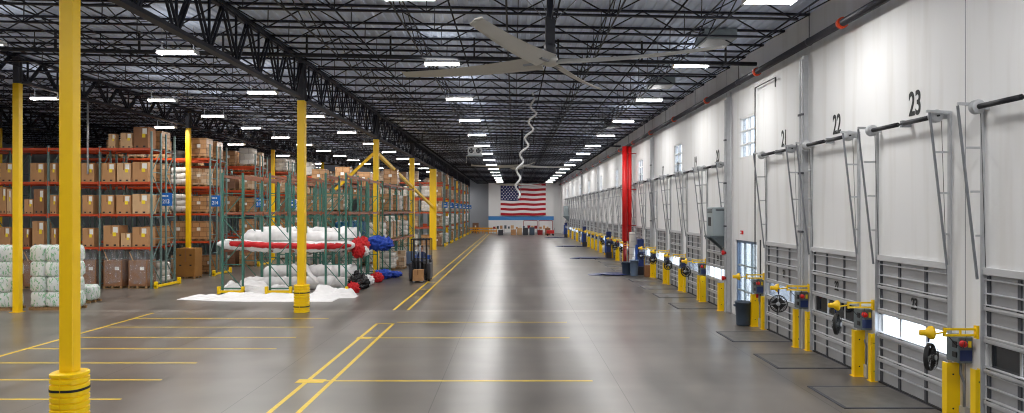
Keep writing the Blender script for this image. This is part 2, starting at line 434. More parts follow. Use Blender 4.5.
lamps(-20.8,10.0,11,78,'over the second column line')  # first two stand out of view, added to light the left foreground
lamps(-26.5,7.0,7.0,30,'added unseen to light the left front')  # whole row is out of view, added to light the left foreground
lamps(-33,10.0,8.0,40,'near the far left columns')
lamps(-15.8,84,11,140,'above the far racking')

# ------------------------------------------------------------------ roof steel
S=1.925
def joist_mesh(L,D=.72):
    mb=MB(); n=max(4,round(L/1.2)); n+=n%2; st=L/n
    mb.box(0,L,-.055,.055,-.06,0); mb.box(st*.9,L-st*.9,-.05,.05,-D,-D+.05)
    for i in range(n):
        a=(i*st,0,-.03) if i%2==0 else (i*st,0,-D+.03); b=((i+1)*st,0,-D+.03) if i%2==0 else ((i+1)*st,0,-.03)
        mb.bar(a,b,.032)
        if i%2==1 and i<n-1: mb.bar((i*st,0,-D+.03),(i*st,0,-.03),.022)
    return mb.mesh('roof_joist',M['joist'])
spans=[(-8.3,WX,'over the main aisle'),(-19.8,-8.5,'over the staging lanes and near racks'),(-31.3,-20.0,'added unseen to light the left front'),(-46.9,-31.5,'over the far left racks')]
for si,(xa,xb,nm) in enumerate(spans):
    me=joist_mesh(xb-xa); ang=math.atan(.02)
    y=13.1-S*5; i=0
    while y<(YB if si<2 else 84):
        if y>(8.0 if si==0 else 10):
            o=link('roof_joist',me,None,(xa,y,roofz(xa)-.001)); o.rotation_euler=(0,ang,0)
            w=(ORD[i]+' from the front') if i<30 else ('number %d from front'%(i+1))
            tag(o,'dark roof joist %s, %s'%(nm,w),'roof joist','roof joists '+nm); i+=1
        y+=S
# bridging lines along the hall
for i,x in enumerate((-6.0,-3.1,-.2,2.7,5.6,-11.3,-14.2,-17,-22.8,-25.7,-28.6,-35,-40)):
    z=roofz(x); mb=MB(); y1=YB if x>-19 else 84
    mb.bar((x,4,z-.09),(x,y1,z-.09),.03); mb.bar((x,4,z-.70),(x,y1,z-.70),.035)
    y=13.1-S*4
    while y<min(y1,75):
        mb.bar((x,y,z-.08),(x,y+S,z-.68),.025); mb.bar((x,y,z-.68),(x,y+S,z-.08),.025); y+=S
    where='%s line of cross bridging from the white wall'%ORD[sorted([-q for q in (-6.0,-3.1,-.2,2.7,5.6,-11.3,-14.2,-17,-22.8,-25.7,-28.6,-35,-40)]).index(-x)]
    tag(mb.build('joist_bridging',M['joist']),'dark '+where+', running lengthwise','bridging','lengthwise joist bridging')
# girders
def girder_mesh(L,zt,zb,h=.16):
    mb=MB(); D=zt-zb
    mb.box(-.13,.13,0,L,-h*.7,0); mb.box(-.12,.12,.5,L-.5,-D,-D+h*.7)
    n=16; st=L/n
    for i in range(n):
        for sx in (-.05,.05):
            a=(sx,i*st,-.05) if i%2==0 else (sx,i*st,-D+.05); b=(sx,(i+1)*st,-D+.05) if i%2==0 else (sx,(i+1)*st,-.05)
            mb.bar(a,b,.06)
        if i%2==1: mb.bar((0,i*st,-D+.05),(0,i*st,-.05),.06)
    return mb.mesh('roof_girder',M['joist'])
colY=[13.1+15.4*i for i in range(-1,9)]
for X,zt,zb,nm,last in ((-8.4,roofz(-8.4)-.03,8.42,'beside the main aisle',8),(-19.9,roofz(-19.9)-.03,9.15,'over the second column line',5),(-31.4,roofz(-31.4)-.03,9.35,'over the third column line',5)):
    me=girder_mesh(15.4,zt,zb)
    for i in range(last+1):
        if i<len(colY)-1:
            o=link('roof_girder',me,None,(X,colY[i],zt))
            tag(o,'deep dark truss girder %s, %s bay from the front'%(nm,ORD[i]),'roof girder','truss girders '+nm)
# columns
def column(X,y,ztop,zcap,label,w=.125):
    t=thing('steel_column',label,'column',(X,y,0))
    MB().bevbox(-w,w,-w,w,.0,ztop,.012).build('shaft',M['yellow'],t)
    c=MB().bevbox(-.11,.11,-.11,.11,ztop,zcap,.01).box(-.17,.17,-.17,.17,zcap-.03,zcap); c.box(-.18,.18,-.02,.02,ztop+.05,zcap-.03).build('cap',M['capgrey'],t)
    MB().box(-w-.07,w+.07,-w-.07,w+.07,0,.02).build('base_plate',M['yellow'],t)
    return t
ords=['nearest','second','third','fourth','fifth','sixth','seventh','eighth']
for i,y in enumerate(colY[1:]):
    if y<125:
        column(-8.08 if i==0 else -8.4,y,8.36,roofz(-8.4)-.16,'%s yellow steel column along the left side of the main aisle'%ords[i].capitalize(),[.125,.145,.16,.19,.33,.15,.15,.15][i])
for i,y in enumerate(colY[2:6]):
    column(-19.65 if i==0 else -19.85,y,9.05,roofz(-19.9)-.16,'%s yellow steel column of the line among the tall racks'%ords[i].capitalize())
column(-31.4,colY[3],9.05,roofz(-31.4)-.16,'Yellow steel column far left behind the bales')
# column guards
def guard(loc,lab):
    t=thing('column_guard',lab,'column guard',loc,group=None)
    mb=MB(); H=1.09; n=9; prof=[]; R=.295
    prof.append((.15,.01)); prof.append((R,.01))
    for i in range(n):
        z0=.03+i*(H-.1)/n; z1=z0+(H-.1)/n; prof+=[(R,z0),(R,z0+(z1-z0)*.62),(R-.028,z0+(z1-z0)*.72),(R-.028,z0+(z1-z0)*.92)]
    prof+=[(R,H-.07),(R,H-.02),(R-.03,H),(.15,H)]
    # rounded square section
    N=32; vs=[];fs=[]
    for r,z in prof:
        for k in range(N):
            a=2*PI*(k+.5)/N; cx,cy=math.cos(a),math.sin(a); pw=.72
            vs.append((math.copysign(abs(cx)**pw,cx)*r,math.copysign(abs(cy)**pw,cy)*r,z))
    for i in range(len(prof)-1):
        for k in range(N): fs.append((i*N+k,i*N+(k+1)%N,(i+1)*N+(k+1)%N,(i+1)*N+k))
    mb.add(vs,fs,0,False); mb.build('shell',M['yellow2'],t)
    for z in (.235,.78):
        b=MB(); vs=[];fs=[]
        for r,zz in ((R-.03,z-.022),(R+.006,z-.022),(R+.006,z+.022),(R-.03,z+.022)):
            for k in range(N):
                a=2*PI*(k+.5)/N; cx,cy=math.cos(a),math.sin(a); vs.append((math.copysign(abs(cx)**.72,cx)*r,math.copysign(abs(cy)**.72,cy)*r,zz))
        for i in range(3):
            for k in range(N): fs.append((i*N+k,i*N+(k+1)%N,(i+1)*N+(k+1)%N,(i+1)*N+k))
        b.add(vs,fs); b.build('strap',M['ink'],t)
    MB().box(-.004,.004,-R-.008,-R+.01,.02,H-.02).build('seam',M['yellow'],t)
guard((-8.08,13.1,0),'ribbed yellow plastic guard with black straps around the nearest column')
guard((-8.4,28.5,0),'ribbed yellow plastic guard around the second column, before the white cloth')
# knee braces at the third aisle column
t=tag(MB().bar((-8.4,44.07,7.55),(-8.4,74.36,4.45),.2).build('diagonal_brace',M['yellow']),'long yellow diagonal brace running down between aisle columns','brace')
t=tag(MB().bar((-8.57,43.9,7.5),(-10.9,43.9,5.3),.16).build('diagonal_brace',M['yellow']),'short yellow diagonal brace from the third column down into the racks','brace')

# sprinkler mains and lines
sp=thing('sprinkler_main','thick dark sprinkler main running along the top of the white wall','pipe')
MB().tube([(8.2,6,8.7),(8.2,136,8.7)],.1,12).build('pipe',M['pipe'],sp)
for y in [11.7+6.3*i for i in range(19)]:
    MB().tube([(8.2,y-.07,8.7),(8.2,y+.07,8.7)],.14,12).build('coupling',M['orangeb'],sp)
    MB().tube([(8.2,y+2.0,8.8),(8.2,y+2.0,roofz(8.2))],.012,6).tube([(8.2,y+1.98,8.7),(8.2,y+2.02,8.7)],.115,12).build('hanger',M['pipe'],sp)
for i,y in enumerate((24.5,55.6,87)):
    s2=thing('sprinkler_cross_main','black sprinkler cross main spanning the roof, %s from the front'%ORD[i],'pipe',group='sprinkler cross mains')
    MB().tube([(8.25,y,9.0),(-46,y,9.0+.02*54.25)],.07,10).build('pipe',M['black'],s2)
    x=7.2
    while x>-44:
        z=9.0+.02*(8.25-x); MB().box(x-.03,x+.03,y-.03,y+.03,z,roofz(x)).build('hanger',M['black'],s2); x-=2.85
for i,x in enumerate((7.1,4.1,1.1,-1.6,-4.6,-7.4,-10.0,-13,-16.2,-18.6,-22,-25,-29)):
    z=roofz(x)-.80; mb=MB().tube([(x,6,z),(x,(134 if x>-19 else 80),z)],.024,6)
    tag(mb.build('sprinkler_branch_pipe',M['joist']),'thin sprinkler branch pipe under the joists, %s from the white wall'%ORD[i],'pipe','sprinkler branch pipes')
# pendent fixtures: skylight style smoke vents
for i,(x,y) in enumerate(((6.5,23.2),(6.4,31.4),(6.4,46.8),(6.4,62))):
    t=thing('roof_vent','pale grey square roof vent beside the dock wall, %s from the front'%ORD[i],'roof vent',(x,y,roofz(x)-.32),group='roof vents')
    MB().box(-.5,.5,-.62,.62,.0,.30).build('curb',M['elec'],t)
    MB().box(-.42,.42,-.54,.54,-.02,.0).build('diffuser',M['galv'],t)

# ------------------------------------------------------------------ HVLS fans
def hvls(loc,ang,label,R=3.66):
    t=thing('ceiling_fan',label,'fan',loc)
    MB().bevbox(-.07,.07,-.07,.07,.45,roofz(loc[0])-loc[2]-.05,.01).build('drop_tube',M['joist'],t)
    MB().box(-.10,.10,-.10,.10,.3,.95).lathe([(.0,.12),(.13,.12),(.13,.36),(.08,.42),(0,.42)],20).build('motor',M['machine'],t)
    MB().lathe([(0,-.08),(.10,-.08),(.17,-.04),(.18,.05),(.15,.12),(0,.14)],24).build('hub',M['fan'],t)
    for k in range(4):
        a=ang+k*PI/2; mb=MB(); n=10; th=.03
        vs=[];fs=[]
        sec=[(-.5,0),(-.3,.5),(.05,.75),(.5,.1),(.05,-.15),(-.3,-.25)]
        for i in range(n+1):
            r=.22+(R-.3)*i/n; tilt=.40-.12*i/n; ch=.50-.24*i/n; droop=.0-.05*math.sin(PI*i/n)
            for u,w in sec:
                cx=u*ch; cz=w*th*2
                yy=cx*math.cos(tilt)-cz*math.sin(tilt); zz=cx*math.sin(tilt)+cz*math.cos(tilt)+droop
                vs.append((r*math.cos(a)-yy*math.sin(a), r*math.sin(a)+yy*math.cos(a), zz))
        m=len(sec)
        for i in range(n):
            for j in range(m): fs.append((i*m+j,i*m+(j+1)%m,(i+1)*m+(j+1)%m,(i+1)*m+j))
        fs.append(list(range(m))[::-1]); fs.append([n*m+j for j in range(m)])
        b=mb.add(vs,fs).build('blade',M['fan'],t)
        wl_=MB(); r=R-.08; e=[(r,-.12,-.05),(r+.04,-.11,-.04),(r+.07,.0,.02),(r+.04,.12,.05),(r,.12,.04)]
        w1=[(px*math.cos(a)-py*math.sin(a),px*math.sin(a)+py*math.cos(a),pz) for px,py,pz in e]; w2=[(p[0],p[1],p[2]+.02) for p in w1]
        nn=len(e); wl_.add(w1+w2,[list(range(nn))[::-1],[nn+i for i in range(nn)]]+[(i,(i+1)%nn,nn+(i+1)%nn,nn+i) for i in range(nn)]); wl_.build('winglet',M['fan'],b)
        MB().bar((.1*math.cos(a),.1*math.sin(a),0),(.6*math.cos(a),.6*math.sin(a),-.02),.1,.04).build('blade_strut',M['galvd'],t)
    for k in range(4):
        a=ang+.6+k*PI/2; MB().tube([(.1*math.cos(a),.1*math.sin(a),.9),(1.6*math.cos(a),1.6*math.sin(a),roofz(loc[0])-loc[2]-.3)],.008,5).build('guy_wire',M['galvd'],t)
hvls((.77,15.4,7.18),math.radians(67),'large four-blade ceiling fan nearest the viewer, over the main aisle')
hvls((.57,51,7.18),math.radians(12),'distant four-blade ceiling fan in front of the flag')
hvls((.57,86,7.18),math.radians(40),'farthest ceiling fan, just before the flag wall')
# coiled white cord
pts=[]
for i in range(0,260):
    u=i/259; z=9.55-4.95*u; x=.88-.68*u+.15*math.sin(u*2*PI*1.0); amp=.02+.20*min(1,u*6)*(1-.55*u)
    a=u*2*PI*6.5; pts.append((x+amp*math.sin(a)*.8,34+amp*math.cos(a),z))
cc=thing('coiled_cord','white coiled cord hanging from the roof in front of the flag','cord')
MB().tube(pts,.048,6).build('coil',M['white'],cc)
MB().tube([(.55,34,roofz(0)-.7),(.3,34,4.6)],.012,5).build('support_wire',M['galvd'],cc)
# thin drop pole over the left racks
tag(MB().tube([(-21.9,37,4.9+1),(-21.9,37,10.2)],.05,6).build('drop_pipe',M['galv']),'thin grey drop pipe above the tall carton racks','pipe')
# unit heater
t=thing('unit_heater','white twin-fan unit heater hanging under the joists','heater',(-2.45,45,7.5)); t.scale=(.52,.52,.56)
MB().bevbox(-.85,.85,0,.7,0,.95,.03).build('casing',M['galv'],t)
for sx in (-.42,.42):
    MB().lathe([(.36,-.06),(.33,-.10),(.30,-.06),(.30,.0)],24,(sx,0,.48),axis='y').build('fan_ring',M['white'],t)
    mb=MB().disc((sx,-.01,.48),.30,24,0,'y')
    mb.build('fan_opening',M['ink'],t)
    mb=MB()
    for a in range(4):
        an=a*PI/2+.4; mb.prism([(sx,.44),(sx+.25*math.cos(an),.48+.25*math.sin(an)),(sx+.25*math.cos(an+.6),.48+.25*math.sin(an+.6))],-.05,-.04)
    mb.build('fan_blades',M['galvd'],t)
MB().box(-1.0,.95,-.05,.7,-.12,-.01).build('drain_pan',M['elec'],t)
for sx in (-.7,.7):
    MB().tube([(sx,.35,.95),(sx,.35,(roofz(-2.4)-7.6)/.56)],.02,5).build('hanger_rod',M['galvd'],t)
MB().tube([(-.98,.0,-.1),(-1.02,.0,-.75)],.02,6).lathe([(0,-.9),(.06,-.86),(.06,-.76),(0,-.72)],12,(-1.02,0,0)).build('pull_switch',M['white'],t)

# ------------------------------------------------------------------ dock doors (doors of the room)
W=2.70; H=2.85
def door_parts():
    P={}
    mb=MB()
    x0,x1=WX+.04,WX+.08
    secs=[(0.03,.55),(.55,1.1),(1.66,2.24),(2.24,H)]
    for a,b in secs: mb.box(x0,x1,-W+.02,-.02,a+.006,b-.006)
    mb.box(x0,x1,-W+.02,-.02,1.1,1.16); mb.box(x0,x1,-W+.02,-.02,1.60,1.655)
    for y in (-W+.02,-W*.69-.03,-W*.31-.03,-.08): mb.box(x0,x1,y,y+.06,1.1,1.66)
    for z in (.28,.83,1.95,2.52): mb.box(x0-.012,x0,-W+.05,-.05,z-.01,z+.01)
    P['panel']=mb.mesh('door_panel',M['panel'])
    P['strut']=[]
    mb=MB()
    for z in (.30,.50,.82,1.05,1.70,1.95,2.2,2.5,2.75): mb.box(x0-.075,x0-.002,-W+.0,0,z,z+.022)
    P['strutb']=mb.mesh('strut',M['galv'])
    P['strut1']=MB().box(x0-.09,x0-.002,-W,0,-.035,.0).box(x0-.09,x0-.075,-W,0,-.035,.035).box(x0-.09,x0-.002,-W,0,.06,.075).mesh('strut',M['strut'])
    P['stile']=MB().box(x0-.03,x0-.001,-.04,.04,.03,1.1).box(x0-.03,x0-.001,-.04,.04,1.66,H-.02).mesh('stile',M['stile'])
    P['hinge']=MB().box(x0-.05,x0-.03,-.035,.035,-.06,.06).mesh('hinge',M['ink'])
    P['pane']=MB().box(x0+.015,x0+.02,-.45,.45,1.165,1.60)
    P['header']=MB().box(WX-.05,WX+.12,-W-.06,.06,H+.005,H+.13).mesh('header',M['strut'])
    P['seal']=MB().box(WX-.02,WX+.1,-W,0,0.0,.035).mesh('bottom_seal',M['ink'])
    return P
DP=door_parts()
panes={q:DP['pane'].mesh('pane',M[q]) for q in ('glass','dglass','mglass')}
# track assembly: upright on wall + slanted outer track + rungs; local origin on jamb, wall plane x=WX
def track_mesh(side):
    mb=MB(); y=0
    mb.box(WX-.05,WX-.001,-.035,.035,0,5.9)
    mb.box(WX-.09,WX-.05,-.045,-.03,0,2.95)
    return mb.mesh('door_track',M['galv'])
TR=track_mesh(0)
def slant_mesh():
    mb=MB()
    mb.bar((WX-.06,-.0,2.75),(WX-.42,-.0,5.93),.036,.036)
    return mb.mesh('slanted_track',M['galvd'])
SL=slant_mesh()
mb=MB()
for z in (3.55,4.35,5.15): 
    d=.06+.36*(z-2.75)/3.18; mb.bar((WX-.02,0,z),(WX-d,0,z),.03,.04)
mb.bar((WX,0,5.93),(WX-.48,0,5.95),.05,.05)
RU=mb.mesh('rung',M['galv'])
DR=MB().lathe([(0,-.07),(.12,-.07),(.13,-.05),(.10,-.04),(.10,.04),(.13,.05),(.12,.07),(0,.07)],18,axis='y').box(-.04,.22,-.02,.02,-.05,.05).mesh('cable_drum',M['galv'])
SH=MB().tube([(0,-W-.05,0),(0,.05,0)],.018,8).tube([(0,-W+.14,0),(0,-W*.55,0)],.05,12).tube([(0,-W*.45,0),(0,-.14,0)],.05,12).mesh('torsion_spring',M['black'])
CB=MB().box(.0,.20,-.04,.04,-.07,.07).mesh('centre_bracket',M['galvd'])
CAB=MB().tube([(0,0,0),(.1,0,-3.05)],.006,4).mesh('lift_cable',M['ink'])
bright={-1:'glass',0:'dglass',1:'glass',2:'dglass',3:'mglass',5:'glass',6:'mglass',7:'glass',8:'glass',9:'glass'}
dn=0
nameof={0:'24',1:'23',2:'22',3:'21'}
for k in range(5,KN): nameof[k]=str(25-k)
def mkdoor(k):
    global dn
    dn+=1; Y=dy(k)
    lab=('grey sectional dock door numbered %s'%nameof[k]) if 0<=k<=6 else ('grey sectional dock door nearest the viewer' if k<0 else 'grey sectional dock door, %s past the glass entrance'%ORD[k-5])
    g=bright.get(k, 'glass' if random.random()<.55 else 'dglass')
    lab+=', with %s window strip'%{'glass':'a bright','dglass':'a dark','mglass':'a dim'}[g]
    t=thing('door_%d'%dn,lab,'dock door',(0,Y,0),kind='structure')
    pn=link('panel',DP['panel'],t); 
    for i in range(3): link('pane',panes[g],pn,(0,(-.43 if i==0 else (-1.35 if i==1 else -2.27)),0))
    link('strut',DP['strutb'],t)
    for z in (.55,1.12,1.66,2.24): link('strut',DP['strut1'],t,(0,0,z))
    for y in (-.04,-W*.31,-W*.69,-W+.04):
        s_=link('stile',DP['stile'],t,(0,y,0))
        if k<8:
            for z in (.55,1.1,1.66,2.24): link('hinge',DP['hinge'],s_,(0,0,z))
    link('header',DP['header'],t); link('bottom_seal',DP['seal'],t)
    for y in (.06,-W-.06):
        tr=link('door_track',TR,t,(0,y,0)); link('slanted_track',SL,t,(0,y+(.10 if y>0 else .0),0)); link('rung',RU,tr,(0,0,0))
        link('cable_drum',DR,t,(WX-.22,y-(.14 if y>0 else -.14),5.87))
        link('lift_cable',CAB,t,(WX-.13,y-(.1 if y>0 else -.1),5.85))
    s_=link('torsion_spring',SH,t,(WX-.22,0,5.87)); link('centre_bracket',CB,t,(WX-.22,-W/2,5.87))
    if k in (1,2,3,5):
        text('numeral',nameof[k],.34,M['ink'],(WX+.02,-1.35-.08,2.0),(PI/2,0,-PI/2),t,.7)
for k in doorsk: 
    if k>=0: mkdoor(k)
    elif k==-1: mkdoor(k)
# glass entrance door
dn+=1
t=thing('door_%d'%dn,'pale blue-framed glass entrance door in the white wall','door',(WX,GD[0],0),kind='structure')
mb=MB(); w=GD[1]-GD[0]; xx=.05
for y0,y1 in ((0,.1),(w-.1,w)): mb.box(xx,xx+.12,y0,y1,0,2.9)
mb.box(xx,xx+.12,0,w,2.8,2.9); mb.box(xx,xx+.12,0,w,0,.12)
mb.build('frame',M['bluebin2'],t)
mb=MB()
for y in (w*.33,w*.66): mb.box(xx+.02,xx+.1,y-.03,y+.03,.12,2.8)
for z in (1.0,1.95): mb.box(xx+.02,xx+.1,.1,w-.1,z-.03,z+.03)
mb.build('mullion',M['elec'],t)
MB().box(xx+.05,xx+.06,.1,w-.1,.12,2.8).build('glass_pane',M['wglass'],t)
MB().tube([(xx-.06,w*.33+.1,.9),(xx-.06,w*.33+.1,1.3)],.02,8).build('door_handle',M['galv'],t)
# windows
for i,y in enumerate(winY):
    t=thing('window_%d'%(i+1),'%s high window from the front in the white wall, three by two panes'%ORD[i].capitalize(),'window',(WX,y,5.95),kind='structure')
    mb=MB(); mb.box(.02,.16,-.85,-.78,0,1.55); mb.box(.02,.16,.78,.85,0,1.55); mb.box(.02,.16,-.85,.85,0,.07); mb.box(.02,.16,-.85,.85,1.48,1.55)
    mb.build('window_frame',M['white'],t)
    mb=MB(); mb.box(.03,.15,-.03,.03,0,1.55)
    for z in (.52,1.03): mb.box(.03,.15,-.8,.8,z-.03,z+.03)
    mb.build('muntin',M['white'],t)
    MB().box(.115,.12,-.8,.8,.05,1.5).build('glass_pane',M['wglass'],t)

# ------------------------------------------------------------------ dock equipment on each pier
def track_guard_proto():
    t=thing('track_guard','x','track guard')
    MB().box(-.30,-.02,-.012,.012,0,1.12).box(-.30,-.276,-.012,.14,0,1.12).box(-.02,0,-.012,.14,0,1.12).build('shield',M['yellow2'],t)
    MB().box(-.34,.0,-.05,.18,0,.015).build('foot_plate',M['yellow'],t)
    MB().tube([(-.16,-.02,.25),(-.16,-.012,.25)],.018,8).tube([(-.16,-.02,.9),(-.16,-.012,.9)],.018,8).build('bolt',M['ink'],t)
    return t
TG=track_guard_proto()
def ctrl_proto():
    t=thing('dock_control_box','x','control box')
    MB().bevbox(-.26,0,-.20,.20,0,.50,.015).build('enclosure',M['elecd'],t)
    MB().box(-.24,-.02,-.208,-.2,.05,.25).build('button_panel',M['navy'],t)
    MB().lathe([(.062,.01),(.062,-.05),(.045,-.09),(0,-.10)],14,(-.20,-.21,.37),axis='y').build('signal_light',M['red'],t)
    MB().box(-.28,-.26,-.14,-.02,.28,.40).box(-.28,-.26,-.14,-.02,.1,.2).build('push_button',M['ink'],t)
    MB().box(-.09,-.03,-.207,-.2,.30,.42).build('warning_label',M['sticker'],t)
    MB().tube([(-.07,.05,0),(-.07,.05,-.25),(-.07,-.05,-.40),(-.07,-.05,-1.0)],.025,8).build('conduit',M['galvd'],t)
    MB().box(-.1,0,-.12,.06,-1.25,-.85).build('junction_box',M['galv'],t)
    return t
CT=ctrl_proto()
def arm_proto():
    # folding dock light arm reaching out from the wall (-x)
    t=thing('dock_light_arm','x','dock light')
    mb=MB()
    for z in (.035,-.075): mb.box(-.62,0,-.02,.02,z,z+.04)
    mb.box(-.62,-.58,-.025,.025,-.08,.08).box(-.04,0.0,-.05,.05,-.12,.12).box(-.33,-.30,-.018,.018,-.06,.06)
    mb.build('arm',M['yellow2'],t)
    MB().tube([(-.60,0,.0),(-.84,-.05,-.03),(-.92,-.05,-.02)],.018,8).build('gooseneck',M['yellow2'],t)
    MB().lathe([(0,-.16),(.055,-.16),(.06,-.05),(.12,.02),(.125,.06),(.0,.06)],16,(-.92,-.05,0),axis='x').build('lamp_head',M['yellow'],t)
    MB().tube([(-.2,0,-.06),(-.25,.02,-.3),(-.4,.02,-.22),(-.55,0,-.05)],.008,5).build('cable',M['ink'],t)
    return t
AR=arm_proto()
def fan_proto():
    t=thing('dock_fan','x','fan')   # faces -y, hangs from the arm; origin at centre
    MB().lathe([(.235,-.04),(.25,-.03),(.25,.03),(.235,.04),(.225,.03),(.225,-.03),(.235,-.04)],28,axis='y').build('cage_ring',M['ink'],t)
    mb=MB()
    for r in (.07,.10,.13,.16,.19,.215): mb.tube([(r*math.cos(2*PI*k/20),-.09+.2*r*r,r*math.sin(2*PI*k/20)) for k in range(21)],.004,4,caps=False)
    for k in range(22):
        a=2*PI*k/22; mb.bar((.04*math.cos(a),-.1,.04*math.sin(a)),(.235*math.cos(a),-.035,.235*math.sin(a)),.006); mb.bar((.04*math.cos(a),.1,.04*math.sin(a)),(.235*math.cos(a),.035,.235*math.sin(a)),.006)
    mb.build('grille',M['ink'],t)
    MB().lathe([(0,-.11),(.05,-.11),(.06,-.04),(.06,.10),(0,.12)],14,axis='y').build('motor',M['galv'],t)
    mb=MB()
    for k in range(4):
        a=k*PI/2+.3; c,s=math.cos,math.sin
        mb.add([(.05*c(a),-.03,.05*s(a)),(.20*c(a-.1),-.04,.20*s(a-.1)),(.21*c(a+1.2),.03,.21*s(a+1.2)),(.06*c(a+1.3),.02,.06*s(a+1.3))],[(0,1,2,3),(3,2,1,0)])
    mb.build('fan_blades',M['ink'],t)
    MB().tube([(0,.02,.27),(0,.02,.42)],.018,8).build('hanger_stem',M['navy'],t)
    return t
FN=fan_proto()
piers=[k for k in range(0,KN-1) if k not in (4,)]
for n_,k in enumerate(piers):
    y0=dy(k)               # far edge of nearer door k
    y1=dy(k+1)-2.70        # near edge of the farther door k+1
    if k==3: y1=GD[0]
    w=('between doors %s and %s'%(nameof[k],nameof[k+1])) if k<3 else ('between door 21 and the glass entrance' if k==3 else 'by the %s dock door past the entrance'%ORD[k-5])
    if k==4: continue
    if k<21 or k%2==0:
        inst(TG,(WX-.07,y1-.45,0),0,'yellow steel track guard, farther of the pair %s'%w,'yellow track guards',(.84,1,1))
        inst(TG,(WX-.04,y0+.04,0),0,'yellow steel track guard, nearer of the pair %s'%w,'yellow track guards',(.45,1,1))
    if k<22:
        inst(CT,(WX-.002,(y0+y1)/2+.02,1.16),0,'grey dock control box with a red light %s'%w,'dock control boxes')
        inst(AR,(WX-.05,y0+.17,1.78),[0,.0,.15,0,0,.2][n_%6]*(-1),'yellow folding dock light arm %s'%w,'dock light arms')
    if k<14 and k not in (3,):
        face={0:.75,1:1.0,2:-.45,6:.5,5:-.8,7:-.9}.get(k,random.uniform(-1,1))
        inst(FN,(WX-.05-.90,y0+.12,1.34),face,'black caged fan hanging from the light arm %s'%w,'dock fans')
# pier past the glass door (k=4 far side)
inst(TG,(WX-.1,dy(5)-2.70-.12,0),0,'yellow steel track guard by the glass entrance door','yellow track guards')
inst(TG,(WX-.1,dy(5)+.02,0),0,'yellow steel track guard on the far side of door 20','yellow track guards')
# leveler plates
LP=thing('dock_leveler','x','dock leveler')
MB().box(-1.72,0,-1.70,0,0,.012).build('plate',M['galvd'],LP)
mb=MB(); 
for a in ((-1.80,-1.72,-1.78,.08),(0,.04,-1.78,.08)): mb.box(a[0],a[1],a[2],a[3],0,.014)
mb.box(-1.8,.04,-1.78,-1.70,0,.014); mb.box(-1.8,.04,0,.08,0,.014); mb.build('edge_angle',M['capgrey'],LP)
plm=mat('steel_plate_scuffed','77736E',.42,metal=.3,var=.25,scale=3); 
for ch in LP.children:
    if ch.name.startswith('plate'): ch.data.materials[0]=plm
for k in range(0,14):
    if k==4: continue
    inst(LP,(WX-.06,dy(k)-.5,0),0,('flat steel dock leveler plate before door %s'%nameof[k]) if k<7 else 'flat steel dock leveler plate, %s past the glass entrance'%ORD[k-5],'dock levelers')

# ------------------------------------------------------------------ items along the right wall
t=thing('transformer','grey wall-mounted electrical transformer cabinet above the doors','electrical cabinet',(WX,29.15,3.0))
MB().bevbox(-.62,-.05,-.45,.45,0,1.15,.02).build('cabinet',M['elec'],t)
mb=MB()
for z in (1.02,1.07): mb.box(-.5,-.12,-.46,-.452,z-.01,z+.01)
for z in (.95,1.0,1.05): mb.box(-.628,-.62,-.35,.35,z-.01,z+.01)
mb.box(-.628,-.62,-.2,.2,.4,.75)
mb.build('vent_slots',M['ink'],t)
mb=MB()
for y in (-.42,.36): mb.prism([(-.72,-.02),(0,-.02),(0,-.62)],y,y+.06)
mb.box(-.72,0,-.46,.46,-.06,-.0); mb.build('wall_bracket',M['elecd'],t)
for i,(y,w_,lab) in enumerate(((20.98,.11,'wide grey steel pilaster beside door 22'),(28.5,.07,'slim grey steel pilaster beside the transformer'),(44.0,.1,'grey steel pilaster before the red pipe'),(72,.1,'grey steel pilaster, first beyond the red pipe'),(90,.1,'grey steel pilaster, second beyond the red pipe'))):
    t=thing('steel_pilaster',lab,'pilaster',(WX,y,0))
    MB().box(-.14,-.002,-w_*.8,w_*.8,0,8.52).build('channel',M['galv'],t)
    MB().box(-.20,-.16,-w_*1.0,-w_*.4,0,8.4).box(-.20,-.16,w_*.4,w_*1.0,0,8.4).build('flange',M['galv'],t)
    for z in (3.4,5.1,6.8): MB().box(-.22,-.15,-w_*1.3,w_*1.3,z-.03,z+.03).build('strap',M['capgrey'],t)
for (y,z0,z1,x,lab) in ((25.15,1.2,8.3,8.42,'thin dark conduit drop by the glass door'),(27.95,0,8.6,8.42,'pale conduit running up beside the transformer'),(24.9,0,3,WX-.023,'short dark conduit above the fire extinguisher')):
    tag(MB().tube([(x,y,z0),(x,y,z1)],.022 if 'dark' in lab else .03,8).build('conduit',M['black'] if 'dark' in lab else M['galv']),lab,'conduit')
tag(MB().tube([(8.42,25.15,8.3),(8.42,23.2,8.3),(8.42,23.2,8.0)],.02,8).build('conduit',M['black']),'dark conduit elbow high on the white wall','conduit')
# small red pull station
t=thing('alarm_pull','small red alarm device above the glass door','alarm',(WX,26.9,3.2)); MB().box(-.06,0,-.09,.09,-.07,.07).build('case',M['red'],t); MB().box(-.07,-.06,-.05,.05,-.03,.03).build('plate',M['white'],t)
for z,l in ((2.35,'upper'),(1.35,'lower')):
    t=thing('alarm_horn','%s red alarm horn on the pilaster by the transformer'%l,'alarm',(WX-.22,28.46,z)); MB().lathe([(0,-.1),(.09,-.1),(.09,-.02),(.05,0),(0,0)],14,axis='x').build('horn',M['red'],t); MB().box(-.0,.06,-.05,.05,-.05,.05).build('back_box',M['redd'],t)
